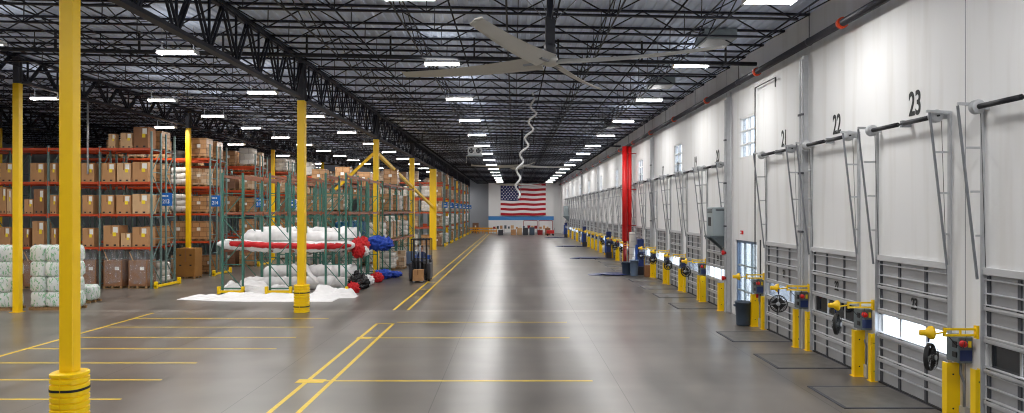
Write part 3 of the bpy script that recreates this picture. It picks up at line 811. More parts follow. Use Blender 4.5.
# trash can
def can(loc,lab,m=M['bluebin'],r=.29,h=.84):
    t=thing('trash_can',lab,'trash can',loc)
    MB().lathe([(0,.01),(r*.80,.01),(r*.84,.05),(r*.97,h-.06),(r,h-.06),(r*1.03,h-.03),(r*1.03,h),(r*.94,h),(r*.80,.06),(0,.06)],28).build('bin',m,t)
    MB().box(-r*1.14,-r*.94,-.07,.07,h-.17,h-.10).box(r*.94,r*1.14,-.07,.07,h-.17,h-.10).build('handle',m,t)
can((8.03,25.2,0),'dark slate round trash can standing before the glass door')
can((7.0,44.9,0),'dark slate bin beside the nearest stretch wrapper')
can((7.38,44.2,0),'tall blue-grey bin touching the nearest stretch wrapper',M['bluebin2'],.26,1.0)
# extinguisher
t=thing('fire_extinguisher','red fire extinguisher hanging beside the glass door','fire extinguisher',(WX-.12,24.95,1.0))
MB().lathe([(0,0),(.08,0),(.085,.03),(.085,.42),(.06,.5),(.03,.53),(0,.53)],18).build('cylinder',M['red'],t)
MB().bevbox(-.03,.03,-.03,.03,.53,.60,.01).bar((-.0,0,.6),(-.12,0,.64),.02).build('valve',M['ink'],t)
MB().tube([(0,-.03,.56),(-.1,-.06,.5),(-.1,-.05,.2)],.012,6).build('hose',M['ink'],t)
MB().box(.02,.118,-.03,.03,.2,.26).build('bracket',M['galv'],t)
# wall phone / panel white pillar & red riser
t=thing('red_riser','tall red fire riser pipe standing against the white wall','pipe',(7.86,50.2,0))
MB().tube([(-.13,0,1.9),(-.13,0,8.5)],.19,14).build('pipe',M['red'],t); MB().tube([(.22,.1,1.9),(.22,.1,8.5)],.14,14).build('pipe',M['red'],t)
MB().tube([(-.13,0,0),(-.13,0,1.9)],.12,12).tube([(.22,.1,0),(.22,.1,1.9)],.10,12).build('lower_pipe',M['redd'],t)
MB().lathe([(.16,-.04),(.2,0),(.16,.04)],16,(-.13,-.3,1.6),axis='y').bar((-.28,-.3,1.6),(.02,-.3,1.6),.03).build('valve_wheel',M['amber'],t)
for z in (3,5.5,8): MB().box(-.36,.66,-.03,.03,z-.03,z+.03).build('wall_bracket',M['redd'],t)
t=thing('wrapped_roll','tall white wrapped roll standing by the stretch wrapper','roll',(7.55,46.0,0))
MB().lathe([(0,0.01),(.19,.01),(.2,.9),(.18,1.0),(.2,1.8),(.21,2.5),(.18,2.65),(0,2.65)],16).build('roll',M['l_white'],t)
# stretch wrappers
def wrapper(loc,lab,s=1):
    t=thing('stretch_wrapper',lab,'stretch wrapper',loc)
    mb=MB().bevbox(-.02,.36,-.28,.28,.0,2.25,.03); mb.build('mast',M['navy'],t)
    MB().bevbox(-.14,-.02,-.2,.08,.45,1.9,.02).build('film_carriage_rail',M['bluem'],t)
    MB().tube([(-.24,-.05,.55),(-.24,-.05,1.1)],.09,12).build('film_roll',M['white'],t)
    MB().bevbox(-.05,.42,-.34,.34,0,.55,.03).build('base_cabinet',M['machine'],t)
    MB().box(-.7,-.02,-.45,.45,0,.07).build('base_plate',M['navy'],t)
    MB().lathe([(0,.03),(.88,.03),(.9,.05),(.9,.08),(.86,.095),(0,.095)],36,(-1.45,0,0)).build('turntable',M['navy'],t)
    MB().prism([(-3.1,0),(-2.3,.085),(-2.3,0)],-.5,.5).build('ramp',M['navy'],t)
    MB().bevbox(.05,.33,-.33,-.28,1.45,1.8,.01).build('control_panel',M['galvd'],t)
    MB().tube([(.1,0,2.25),(.1,0,2.6)],.03,8).build('post',M['galvd'],t)
    return t
wrapper((7.75,45.2,0),'navy stretch wrapping machine nearest the viewer with low turntable')
wrapper((7.80,60.8,0),'navy stretch wrapping machine, second from the viewer')
wrapper((7.75,81,0),'navy stretch wrapping machine, third from the viewer')
wrapper((7.6,108,0),'navy stretch wrapping machine farthest along the dock wall')
t=thing('carton','brown carton on the floor beside the nearest stretch wrapper','carton',(8.15,43.9,0)); MB().bevbox(-.2,.2,-.2,.2,0,.7,.006).build('carton_body',M['kraft3'],t); MB().box(-.03,.03,-.204,.204,.68,.704).build('tape',M['tape'],t)

# ------------------------------------------------------------------ floor paint (painted on the floor)
def line(x0,x1,y0,y1,h=.003): MB().box(x0,x1,y0,y1,.0,h).build('painted_line',M['yelline'],floor)
lw=.1
for x in (-4.86,-4.28): line(x-.05,x+.05,8,25.6); line(x-.05,x+.05,29.1,124)
line(-4.91,-4.23,25.5,25.6)
for y in (33.5,36.8,40.2,48,56): line(-4.81,-4.33,y-.05,y+.05)
for y,a,b in ((16.95,-4.8,1.85),(22.7,-4.8,1.75),(25.9,-4.2,1.9),(12.9,-4.8,1.85)): line(a,b,y-.045,y+.045)
line(-5.1,-4.45,16.75,17.1,.005); line(-4.95,-4.5,22.55,22.85,.005)
line(-14.2,-14.1,9,28.2)
for y in (13.6,15.3,17.05,18.95,20.9,22.8,24.8,26.8): line(-14.1,-8.35 if y<20 else -6.9,y-.04,y+.04)

# ------------------------------------------------------------------ racks
def frame_mesh(h,d=1.07,m=None):
    mb=MB()
    for y in (0,d-.09): mb.box(-.04,.04,y,y+.09,0,h); mb.box(-.07,.07,y-.02,y+.11,0,.012)
    z=.25; s=0
    mb.box(-.02,.02,.09,d-.09,z-.03,z+.03)
    while z+1.15<h:
        a,b=((.06,d-.06) if s==0 else (d-.06,.06)); mb.bar((0,a,z),(0,b,z+1.1),.035); z+=1.15; s^=1
        mb.box(-.02,.02,.09,d-.09,z-.02,z+.02)
    return mb.mesh('upright_frame',m)
def beam_mesh(L,m):
    return MB().box(.04,L-.04,-.0,.05,-.12,0).box(.03,.06,-.01,.07,-.2,.03).box(L-.06,L-.03,-.01,.07,-.2,.03).mesh('beam',m)
def deck_mesh(L,d):
    mb=MB()
    n=int(L/.12)
    for i in range(n): x=.08+i*(L-.16)/(n-1); mb.box(x-.006,x+.006,.0,d,-.012,0)
    for k in range(4): y=.06+(d-.12)*k/3; mb.box(.05,L-.05,y-.012,y+.012,-.03,-.01)
    mb.box(.05,L-.05,d/2-.2,d/2+.2,-.012,-.004)
    return mb.mesh('wire_deck',M['galvd'])
def rack(name,label,loc,rz,nb,bay,levels,H,mu,group=None,d=1.07,hend=None,decks=True,tops=None,mb_=None):
    """row along local x from 0 (the aisle end) to nb*bay, depth along local y"""
    t=thing(name,label,'pallet rack',loc,rz,group)
    fm=frame_mesh(H,d,mu); fe=frame_mesh(hend or H,d,mu); bm=beam_mesh(bay,mb_ or M['orange']); dm=deck_mesh(bay,d)
    for i in range(nb+1): link('upright_frame',fe if i==0 else fm,t,(i*bay,0,0))
    for i in range(nb):
        for z in levels:
            link('beam',bm,t,(i*bay,-.02,z)); link('beam',bm,t,(i*bay,d-.03,z))
            if decks: link('wire_deck',dm,t,(i*bay,0,z+.002))
    return t
def end_guard(loc,rz,lab,w=1.25,grp='yellow rack end guards'):
    t=thing('rack_end_guard',lab,'rack guard',loc,rz,grp)
    MB().box(-.06,.06,0,w,.06,.17).build('rail',M['yellow2'],t)
    for y in (0,w-.14): MB().bevbox(-.09,.09,y,y+.14,0,.36,.02).build('end_post',M['yellow2'],t)
    return t
def aisle_sign(parent,loc,rz,num):
    s=MB().box(-.32,.32,-.012,.012,-.34,.34).build('aisle_sign',M['sign'],parent,loc,rz); s['label']=('blue sign reading %s'%num) if num else 'small blue row sign'
    if num: text('numeral',num,.30,M['signw'],(0,-.016,-.12),(PI/2,0,0),s,.85)
    else: MB().box(-.2,.2,-.018,-.012,-.2,-.04).build('white_panel',M['signw'],s)
    MB().box(-.2,-.02,-.018,-.012,.14,.22).box(.03,.12,-.018,-.012,.14,.22).build('arrow_mark',M['signw'],s)
    return s

# --- load prototypes
def pallet_mesh(w=1.0,d=1.0):
    mb=MB()
    for y in (-d/2,-.05,d/2-.1): mb.box(-w/2,w/2,y,y+.1,0,.022)
    for x in (-w/2,-.05,w/2-.1):
        for y in (-d/2,-.05,d/2-.1): mb.box(x,x+.1,y,y+.1,.022,.11)
    n=7
    for i in range(n): x=-w/2+i*(w-.1)/(n-1); mb.box(x,x+.1,-d/2,d/2,.11,.13)
    return mb.mesh('pallet',M['wood'])
PM=pallet_mesh()
def load_proto(kind):
    t=thing('pallet_load','x','pallet load')
    link('pallet',PM,t)
    mb=MB(); h=1.12; r=random.Random(kind)
    if kind in ('tan','mix'):
        for i in range(2):
            for j in range(2):
                for k in range(3):
                    x0=-.48+i*.48; y0=-.48+j*.48; z0=.13+k*.37
                    if k==2 and (i+j)%2 and kind=='mix': continue
                    mb.bevbox(x0+.005,x0+.475,y0+.005,y0+.475,z0,z0+.36,.01)
        mb.build('carton_stack',M['l_tan' if kind=='tan' else 'l_mix'],t)
    elif kind=='white':
        for k in range(3): mb.lump((0,0,.13+.19+k*.36),(.56,.56,.24),.10,k+3,2,20,0,.45)
        mb.build('wrapped_stack',M['l_white'],t)
    elif kind=='blue':
        mb.lump((0,0,.13+.55),(.56,.56,.58),.06,5,3,24,0,.35); mb.build('blue_cover',M['tarp'],t)
    else:
        mb.bevbox(-.46,.46,-.46,.46,.13,1.15,.015); mb.build('bulk_box',M['l_brown'],t)
        MB().box(-.47,.47,-.05,.05,1.14,1.158).build('strap',M['galvd'],t)
    if kind in ('tan','mix','brown'):
        MB().box(-.12,.10,-.492,-.484,.65,.85).build('label',M['label'],t)
    return t
LPROT={k:load_proto(k) for k in ('tan','white','brown','mix','blue')}
LDESC={'tan':'tan cartons','white':'white goods','brown':'one brown box','mix':'pale cartons','blue':'blue-covered goods'}
def load(kind,loc,where,rz=0,s=(1,1,1)):
    return inst(LPROT[kind],loc,rz,'pallet of %s, %s'%(LDESC[kind],where),None,s)
LV=[2.15,3.85,5.5,7.24]; LVN=['floor level','first shelf','second shelf','third shelf','top shelf']

# --- block A: rows along X ending at X=-18.6
rng=random.Random(11)
BAY=2.65
A_rows=[37.0,44.15,51.85,59.55,67.25,74.95]
nm6=['first','second','third','fourth','fifth','sixth','seventh']
for i,y in enumerate(A_rows):
    nb=4 if i==0 else 3
    rz=PI  # local +x → world -X, local +y → world -Y ; so shift origin to the row's far side
    r1=rack('pallet_rack','tall orange and green pallet rack row facing the bales' if i==0 else 'front half of the %s tall rack pair behind the carton rack'%nm6[i],(-18.65,y+1.07,0),rz,nb,BAY,LV,7.35,M['greeng'],'tall rack rows',hend=8.1)
    r2=rack('pallet_rack','back half of the %s tall rack pair at the left aisle'%nm6[i],(-18.65,y+1.07+.46+1.07,0),rz,nb,BAY,LV,7.35,M['greeng'],'tall rack rows',hend=8.1)
    aisle_sign(r1,(-.16,-.2 if i==0 else .67,4.62),PI,str(213+i) if i<3 else '')
    end_guard((-18.42,y-.02,0),0,'yellow end guard at the foot of the %s tall rack pair'%nm6[i],2.7)
    if i>0:
        for L in range(5):
            z=0 if L==0 else LV[L-1]+.002
            for c in range(2):
                for half,yy in (('front',y+.53),('rear',y+2.07)):
                    if half=='rear' and (c==1 or i>3): continue
                    if rng.random()<.1: continue
                    k=rng.choice(['tan','tan','white','brown','mix'])
                    if i==1 and L==0 and half=='front' and c==0: continue
                    load(k,(-18.65-.7-c*1.25,yy,z),'%s, %s place, %s half of %s tall rack pair'%(LVN[L],['outer','inner'][c],half,nm6[i]),s=(1,1,rng.uniform(.85,1.08)))
        for c in range(2,5):
            if rng.random()<.75: load(rng.choice(['tan','white','mix','brown']),(-18.65-.7-c*1.3,y+.53,LV[3]+.002),'%s inward atop %s tall rack pair'%(nm6[c-1],nm6[i]),s=(1,1,.9))
    else:
        for L in range(1,5):
            if rng.random()<.9: load(rng.choice(['white','mix','tan']),(-18.65-.7,y+2.07,LV[L-1]+.002),'%s, rear end of the first tall rack'%LVN[L],s=(1,1,.85))
        load('white',(-18.65-.7,y+2.07,0),'on the floor of the rear half of the first tall rack')
# tall mustard cartons at the end of the second pair
t=thing('bulk_carton','tall mustard-brown bulk carton at the end of the second tall rack','carton',(-19.35,42.9,0))
link('pallet',PM,t).scale=(1.1,1,1)
MB().bevbox(-.56,.56,-.5,.5,.13,1.8,.01).build('carton_body',M['kraft4'],t); MB().box(-.565,.565,-.04,.04,1.79,1.806).box(-.04,.04,-.506,.506,1.0,1.806).build('tape',M['tape'],t)
for x in (-.3,.3):
    for z in (.8,1.4): MB().box(x-.06,x+.06,-.504,-.5,z-.04,z+.04).build('hand_hole',M['ink'],t)

# --- cartons on the front rack, one by one (pixel span measured, real size from it)
def carton_proto(m):
    t=thing('carton','x','carton')
    MB().bevbox(-.5,.5,-.5,.5,.0,1,.012).build('carton_body',m,t)
    MB().box(-.04,.04,-.503,.503,.995,1.004).box(-.04,.04,-.504,-.499,.62,1.0).build('tape',M['tape'],t)
    MB().box(.12,.42,-.506,-.5,.66,.93).build('label',M['label'],t)
    MB().box(.10,.32,-.508,-.501,.50,.68).build('sticker',M['sticker'],t)
    for a in (-.32,.16): MB().box(a,a+.16,-.504,-.499,.04,.12).build('hand_hole',M['ink'],t)
    return t
CP={k:carton_proto(M[k]) for k in ('kraft','kraft2','kraft3')}
CDN={'kraft':'brown carton','kraft2':'pale tan carton','kraft3':'dark brown carton'}
Yf=37.0
def wx(px,Y=37.2): return (px-514)*Y/F
def rowcart(spans,z,lname,extra=''):
    for n,(a,b,ptop,m) in enumerate(spans):
        x0,x1=wx(a),wx(b); top=4+(211-ptop)*37.2/F; h=max(.2,top-z)
        w=x1-x0-.02
        o=inst(CP[m],((x0+x1)/2,Yf+.14+w/2 if w<.85 else Yf+.55,z),0,'%s on the %s of the front rack, %s from its left%s'%(CDN[m],lname,ORD[n],extra),'cartons on the front rack',(w,min(.85,w*1.05),h))
rowcart([(1,14,163,'kraft'),(31,45,163,'kraft'),(48.5,57,163,'kraft'),(60,74,163,'kraft2'),(76,80.5,163,'kraft'),(82,95,163,'kraft'),(101,116,163,'kraft'),(117.5,131.5,163,'kraft2'),(133,149,162,'kraft')],LV[2],'third shelf')
rowcart([(0,7,187,'kraft'),(7.5,12,189,'kraft2'),(25,34,199,'kraft'),(34.5,45,189,'kraft3'),(50.5,57,195,'kraft'),(60,74,197,'kraft'),(76,80,196,'kraft'),(83,94,195,'kraft'),(101,114.5,195,'kraft'),(117,131.5,195,'kraft'),(133,149,194,'kraft2')],LV[1],'second shelf')
rowcart([(0,11,227,'kraft'),(24,30,228,'kraft3'),(33,45,221,'kraft'),(52,57,228,'kraft'),(60,74,226,'kraft'),(77,80,228,'kraft3'),(83,95,228,'kraft'),(104,120,225.5,'kraft'),(121.5,131.5,233,'kraft2'),(133,148.5,227,'kraft')],LV[0],'first shelf')
rowcart([(109,116,134,'kraft2'),(121,133,133,'kraft2'),(134,149,127,'kraft3')],LV[3],'top shelf')
# bulk boxes under film on the floor level
for n,(a,b) in enumerate(((2,19),(24,43),(54,74),(78,97),(104,123),(129,148))):
    x0,x1=wx(a),wx(b); w=x1-x0
    t=thing('bulk_box','brown bulk box under clear film in the front rack, %s from the left'%ORD[n],'carton',((x0+x1)/2,Yf+.58,0),group='filmed bulk boxes')
    q=link('pallet',PM,t); q.scale=(w,1,1)
    MB().bevbox(-w/2+.01,w/2-.01,-.46,.46,.13,1.45,.012).build('carton_body',M['kraft3'],t)
    MB().lump((0,0,1.05),(w/2+.02,.49,.95),.03,n,3,24,0,.3).build('clear_film',M['film'],t)
    MB().box(w*.12,w*.34,-.475,-.462,.95,1.12).build('label',M['label'],t)
    MB().bar((-w*.42,-.5,1.9),(-w*.2,-.5,1.42),.05,.02).build('cardboard_flap',M['kraft2'],t)

# --- block B: rows along Y, mostly empty green racks
B_rows=[(-13.1,'left'),(-10.8,'middle'),(-8.1,'aisle-side')]
for (xr,nm) in B_rows:
    for sec,(ya,nb) in enumerate(((34.9,3),(44.6,5))):
        rk=rack('pallet_rack','%s green rack row along the aisle, %s section'%(nm,['near','far'][sec]),(xr,ya,0),PI/2,nb,2.7,[2.1,3.95,5.75],5.85,M['green'],'green racks along the aisle',decks=bool(sec),mb_=M['brownbeam'])
    end_guard((xr-1.2,34.72,0),-PI/2,'yellow end guard under the %s green rack row'%nm,1.3)
for o in [o for o in C.objects if o.get('category')=='rack guard' and 'green rack row' in o['label']]:
    pass
rb=random.Random(5)
for (xr,nm) in B_rows:
    for b in range(5):
        for L,z in enumerate((0,2.102,3.952,5.752)):
            for c in range(2):
                yy=44.6+b*2.7+.72+c*1.27
                if nm=='middle' and L==1 and b in (1,2): k='blue'
                elif L==3: 
                    if rb.random()<.85: continue
                    k='tan'
                elif rb.random()<(.55 if nm!='aisle-side' else .8): continue
                else: k=rb.choice(['white','tan','mix','white'])
                load(k,(xr-.53,yy,z),'%s, %s bay, %s half, far %s green rack'%(LVN[L],ORD[b],['near','far'][c],nm),s=(1,1,.95))
# --- block C: rows along X ending at X=-8
C_rows=[81.1+7.7*i for i in range(7)]
rc=random.Random(3)
for i,y in enumerate(C_rows):
    nb=7 if i==0 else 2
    w='%s cross rack beyond the green racks'%nm6[i]
    xe=-8.0
    r1=rack('pallet_rack','front half of the '+w,(xe,y+1.07,0),PI,nb,BAY,LV,7.35,M['greeng'],'distant rack rows',hend=8.1,decks=(i==0))
    r2=rack('pallet_rack','back half of the '+w,(xe,y+2.6,0),PI,1,BAY,LV,7.35,M['greeng'],'distant rack rows',hend=8.1,decks=False)
    aisle_sign(r1,(-.08,-.2,4.7),PI,'')
    end_guard((xe+.22,y-.02,0),0,'yellow end guard at the foot of the '+w,2.7)
    for b in range(nb):
        for L in range(5):
            z=0 if L==0 else LV[L-1]+.002
            for c in range(2):
                if i>0 and b>0 and L<3: continue
                if rc.random()<.08: continue
                k=rc.choice(['tan','white','mix','tan','brown','white'])
                load(k,(xe-.7-b*BAY-c*1.25,y+.53,z),'%s, %s bay %s half, %s cross rack'%(LVN[L],ORD[b],['outer','inner'][c],nm6[i]),s=(1.05,1,rc.uniform(.95,1.15)))
    for L in range(5):
        z=0 if L==0 else LV[L-1]+.002
        if rc.random()<.85: load(rc.choice(['tan','white','mix']),(xe-.75,y+2.07,z),'%s at the rear end of %s cross rack'%(LVN[L],nm6[i]),s=(1,1,1.05))

# ------------------------------------------------------------------ bales at the left
BL=tag(MB().lump((0,0,.31),(.33,.42,.35),.09,2,2.5,20,0,.45).build('wrapped_bale',M['bale']),'x','bale')
def bale_stack(x0,nx,y,nz,stackname,w=.61,ny=1):
    t=thing('wooden_pallet','wooden pallet under the %s'%stackname,'pallet',(x0+w*nx/2,y+.4*ny,0))
    q=MB(); W_=w*nx; 
    for k in range(3): q.box(-W_/2,W_/2,-.45+k*.40,-.35+k*.40,0,.10)
    for k in range(int(W_/.16)): q.box(-W_/2+k*.16,-W_/2+k*.16+.11,-.46,.46,.10,.125)
    q.build('deck_boards',M['wood'],t)
    for k in range(nz):
        for i in range(nx):
            off=(.0 if k%2==0 else .06)
            inst(BL,(x0+w*(i+.5)+off*(1 if i%2 else -1)*.5,y+.4+random.uniform(-.03,.03),.115+k*.615),random.uniform(-.06,.06),
                 'white green-printed bale, %s layer up, %s from the left in the %s'%(ORD[k],ORD[i],stackname),'green-printed white bales')
bale_stack(-22.0,3,28.9,4,'leftmost bale stack')
bale_stack(-19.52,3,29.0,4,'tall bale stack')
# low stack to the right
bale_stack(-19.55,2,31.2,1,'low bale stack',.6)
for o in [o for o in C.objects if o.get('label','').startswith('white green') and 'low bale' in o['label']]: pass

# ------------------------------------------------------------------ giant cloth bundles in the green racks
def roll(name,label,cat,pts,r,m,seed,amp=.3,flat=.7,n=14,parent=None):
    mb=MB(); P=[]; R=[]
    N=60; 
    for i in range(N+1):
        u=i/N*(len(pts)-1); k=min(int(u),len(pts)-2); f=u-k
        p=Vector(pts[k]).lerp(Vector(pts[k+1]),f); P.append(p)
    vs=[];fs=[]
    for i,p in enumerate(P):
        d=(P[min(i+1,N)]-P[max(i-1,0)]).normalized(); a=d.cross(Vector((0,0,1))).normalized(); b=Vector((0,0,1))
        taper=min(1,.35+min(i,N-i)/5)
        for k in range(n):
            t=2*PI*k/n; q=1+amp*noise.noise(Vector((i*.35,math.cos(t)*2.2+seed,math.sin(t)*2.2)))+amp*.8*noise.noise(Vector((i*.7,t*2,seed*3.1)))
            vs.append(tuple(p+a*(math.cos(t)*r*q*taper)+b*(math.sin(t)*r*flat*q*taper)))
    for i in range(N):
        for k in range(n): fs.append((i*n+k,i*n+(k+1)%n,(i+1)*n+(k+1)%n,(i+1)*n+k))
    fs.append(list(range(n))[::-1]); fs.append([N*n+k for k in range(n)])
    mb.add(vs,fs,0,True); o=mb.build(name,m,parent)
    if not parent: tag(o,label,cat)
    return o
Z0=2.1
rl=thing('rolled_flag','long rolled cloth bundle, white with a red stripe, lying across the near green racks','rolled cloth')
roll('white_roll','','',[(-14.6,35.5,Z0+.28),(-12,35.6,Z0+.10),(-9.8,35.6,Z0+.12),(-7.9,35.7,Z0+.2)],.36,M['clothw'],3,parent=rl)
roll('red_stripe','','',[(-14.1,35.30,Z0+.32),(-12,35.34,Z0+.2),(-9.8,35.34,Z0+.16),(-8.0,35.4,Z0+.2)],.24,M['clothr'],4,flat=.6,parent=rl)
roll('rolled_cloth','white rolled cloth bundle, upper one behind the red-striped roll','rolled cloth',[(-14.2,37.6,2.6),(-12,37.8,2.55),(-10,38,2.5),(-8.3,38.2,2.5)],.52,M['clothw'],9,flat=.75)
roll('rolled_cloth','white rolled cloth bundle farthest back on the green rack shelf','rolled cloth',[(-14.3,40.2,2.7),(-12,40.4,2.6),(-10,40.3,2.6),(-8.6,40.2,2.62)],.6,M['clothw'],12,flat=.75)
roll('rolled_cloth','white rolled cloth bundle low on the floor inside the racks, front one','rolled cloth',[(-14.0,36.9,.32),(-12,37,.30),(-10,37,.30),(-8.4,37,.3)],.45,M['clothw'],15,flat=.7)
roll('rolled_cloth','white rolled cloth bundle low on the floor inside the racks, rear one','rolled cloth',[(-14.0,40,.5),(-12,40.3,.5),(-10,40.2,.5),(-8.6,40,.5)],.65,M['clothw'],18,flat=.75)
# hanging tail
roll('rolled_cloth','twisted white cloth tail hanging down between the green uprights','rolled cloth',[(-10.6,35.2,2.0),(-10.2,35.1,1.4),(-9.9,35.0,.9),(-9.5,34.95,.55)],.13,M['clothw'],22,flat=.9)
def sheet(name,label,cat,outline_fn,x0,x1,y0,y1,h,m,seed,nx=60,ny=26):
    vs=[];fs=[]
    for i in range(nx+1):
        for j in range(ny+1):
            u=i/nx; v=j/ny; x=x0+(x1-x0)*u; w=outline_fn(u); ym=(y0+y1)/2; y=ym+(v-.5)*(y1-y0)*w
            y+=.12*noise.noise(Vector((x*1.2,seed,0)))
            e=min(1,min(u,1-u)*9)*min(1,min(v,1-v)*5)
            f=abs(noise.noise(Vector((x*.5,y*2.6,seed))))+.5*abs(noise.noise(Vector((x*1.4+7,y*5,seed))))
            vs.append((x,y,.012+h*e*(.15+2.1*f)))
    for i in range(nx):
        for j in range(ny): a=i*(ny+1)+j; fs.append((a,a+ny+1,a+ny+2,a+1))
    b=len(vs); n0=len(vs)
    vs+= [(x,y,.003) for x,y,z in vs]
    f2=[tuple(q+n0 for q in f[::-1]) for f in fs]
    rim=[i*(ny+1) for i in range(nx+1)]+[nx*(ny+1)+j for j in range(1,ny+1)]+[i*(ny+1)+ny for i in range(nx-1,-1,-1)]+[j for j in range(ny-1,0,-1)]
    f3=[(rim[k],rim[(k+1)%len(rim)],rim[(k+1)%len(rim)]+n0,rim[k]+n0) for k in range(len(rim))]
    mb=MB(); mb.add(vs,fs+f2+f3,0,True); return tag(mb.build(name,m),label,cat)
sheet('cloth_sheet','crumpled white cloth spread on the floor before the green racks','cloth',lambda u:.35+.65*min(1,u*2.2)*(1-.3*max(0,u-.8)*5*.2),-15.2,-8.0,31.6,34.2,.14,M['clothw'],2)
sheet('cloth_sheet','white cloth heaped on the floor between the left and middle green uprights','cloth',lambda u:.6+.4*math.sin(u*PI),-14.5,-10.9,34.9,36.1,.35,M['clothw'],5,40,20)
sheet('cloth_sheet','white cloth heap sloping down beside the second column','cloth',lambda u:1-.6*u,-9.6,-7.3,32.4,34.6,.28,M['clothw'],8,40,24)
def bundle(label,parts_,name='cloth_bundle',cat='cloth bundle'):
    t=thing(name,label,cat)
    for (pn,c,r,m,seed,fl) in parts_: MB().lump(c,r,.42,seed,4.2,44,0,1.0,fl).build(pn,m,t)
    return t
bundle('crumpled red cloth bundle bulging from the rack end, shelf height',[('red_cloth',(-7.95,37.3,2.25),(.42,.6,.38),M['clothr'],1,None),('red_fold',(-7.8,36.1,2.0),(.30,.4,.34),M['clothr'],8,None),('white_fold',(-7.6,36.7,1.95),(.2,.3,.22),M['clothw'],2,None)])
bundle('crumpled bright blue cloth bundle beyond the red one, shelf height',[('blue_cloth',(-7.7,40.4,2.2),(.55,.8,.38),M['clothb'],3,None),('blue_fold',(-7.45,41.4,2.1),(.45,.6,.36),M['clothb'],4,None)])
bundle('shiny black bag heaped on the floor under the red bundle',[('bag_body',(-7.95,36.9,.36),(.50,.45,.40),M['bag'],5,.005),('bag_knot',(-8.05,36.9,.78),(.14,.12,.18),M['bag'],9,None)],'black_bag','bag')
bundle('small red cloth heap on the floor by the yellow guard',[('red_cloth',(-7.9,35.2,.2),(.32,.3,.30),M['clothr'],6,.005)])
bundle('red and white cloth heap on the floor behind the black bag',[('white_cloth',(-7.95,39.0,.25),(.35,.5,.28),M['clothw'],7,.005),('red_cloth',(-7.7,40.4,.25),(.35,.4,.28),M['clothr'],10,.005)])
bundle('blue cloth heap on the floor farthest along the rack side',[('blue_cloth',(-7.75,42.6,.25),(.5,.7,.30),M['clothb'],11,.005),('blue_fold',(-7.2,43.4,.18),(.42,.4,.2),M['clothb'],12,.005)])

# pallet of pale cartons and bin behind
load('mix',(-8.1,50.2,0),'standing on the floor behind the blue cloth heap',s=(1.1,1,1.0))
t=thing('tote_bin','blue-grey plastic bulk bin on the floor left of the forklift','bin',(-7.55,53.3,0))
mb=MB().box(-.42,.42,-.5,.5,.14,.2)
mb.box(-.45,-.41,-.5,.5,.14,1.0).box(.41,.45,-.5,.5,.14,1.0).box(-.45,.45,-.52,-.48,.14,1.0).box(-.45,.45,.48,.52,.14,1.0).box(-.47,.47,-.54,-.5,.93,1.0).build('bin_body',M['bluebin2'],t)
for x in (-.38,.3): MB().box(x,x+.1,-.5,.5,0,.14).build('foot',M['bluebin'],t)

# ------------------------------------------------------------------ forklift
fx,fy=-5.35,40.9
t=thing('forklift','dark stand-up forklift in the aisle carrying a small carton','forklift',(fx,fy,0)); t.scale=(1.12,1,1.03)
MB().bevbox(-.52,.52,.80,1.40,.12,1.15,.05).bevbox(-.55,-.38,-.1,.82,.12,1.0,.03).bevbox(.38,.55,-.1,.82,.12,1.0,.03).box(-.4,.4,.2,.82,.10,.2).build('chassis',M['machine'],t)
MB().bevbox(-.44,.44,.9,1.36,1.15,1.40,.04).build('battery_cover',M['bluem'],t)
mb=MB()
for x in (-.36,.28): mb.box(x,x+.08,.1,.22,.05,2.35)
for z in (.2,1.2,2.25): mb.box(-.3,.3,.13,.19,z,z+.08)
mb.build('mast',M['black'],t)
MB().tube([(0,.16,.3),(0,.16,2.0)],.045,10).build('lift_cylinder',M['galvd'],t)
MB().tube([(-.2,.12,.4),(-.2,.12,2.3)],.015,6).tube([(.2,.12,.4),(.2,.12,2.3)],.015,6).build('lift_chain',M['galvd'],t)
mb=MB()
for x in (-.5,.46):
    for y in (.3,1.2): mb.box(x,x+.05,y,y+.05,1.1,2.32)
mb.box(-.5,.51,.3,.35,2.28,2.33).box(-.5,.51,1.2,1.25,2.28,2.33)
for i in range(7): mb.box(-.45+i*.15,-.42+i*.15,.3,1.25,2.30,2.34)
mb.build('overhead_guard',M['black'],t)
MB().box(-.36,.36,.02,.1,.35,.45).box(-.36,.36,.02,.1,.08,.16).box(-.36,-.3,.02,.08,.1,1.1).box(.3,.36,.02,.08,.1,1.1).box(-.36,.36,.02,.08,1.05,1.1).build('carriage',M['black'],t)
for x in (-.24,.14): MB().box(x,x+.1,-.95,.06,.05,.09).build('fork',M['galvd'],t)
for (x,y,r) in ((-.46,.05,.13),(.46,.05,.13),(-.42,1.15,.17),(.42,1.15,.17)):
    MB().lathe([(0,-.06),(r,-.06),(r,.06),(0,.06)],20,(x,y,r),axis='x').build('wheel',M['rubber'],t)
MB().lathe([(0,0),(.05,0),(.05,.09),(0,.1)],12,(.4,1.0,2.34)).build('beacon',M['amber'],t)
MB().bevbox(.12,.42,.3,.42,.95,1.2,.02).build('console',M['galvd'],t)
t=thing('carton','small tan carton held low on the forks of the forklift','carton',(fx-.02,fy-.45,.09))
MB().bevbox(-.28,.28,-.3,.3,0,.62,.008).build('carton_body',M['kraft'],t); MB().box(-.03,.03,-.304,.304,.61,.626).box(-.03,.03,-.305,-.3,.35,.62).build('tape',M['tape'],t)
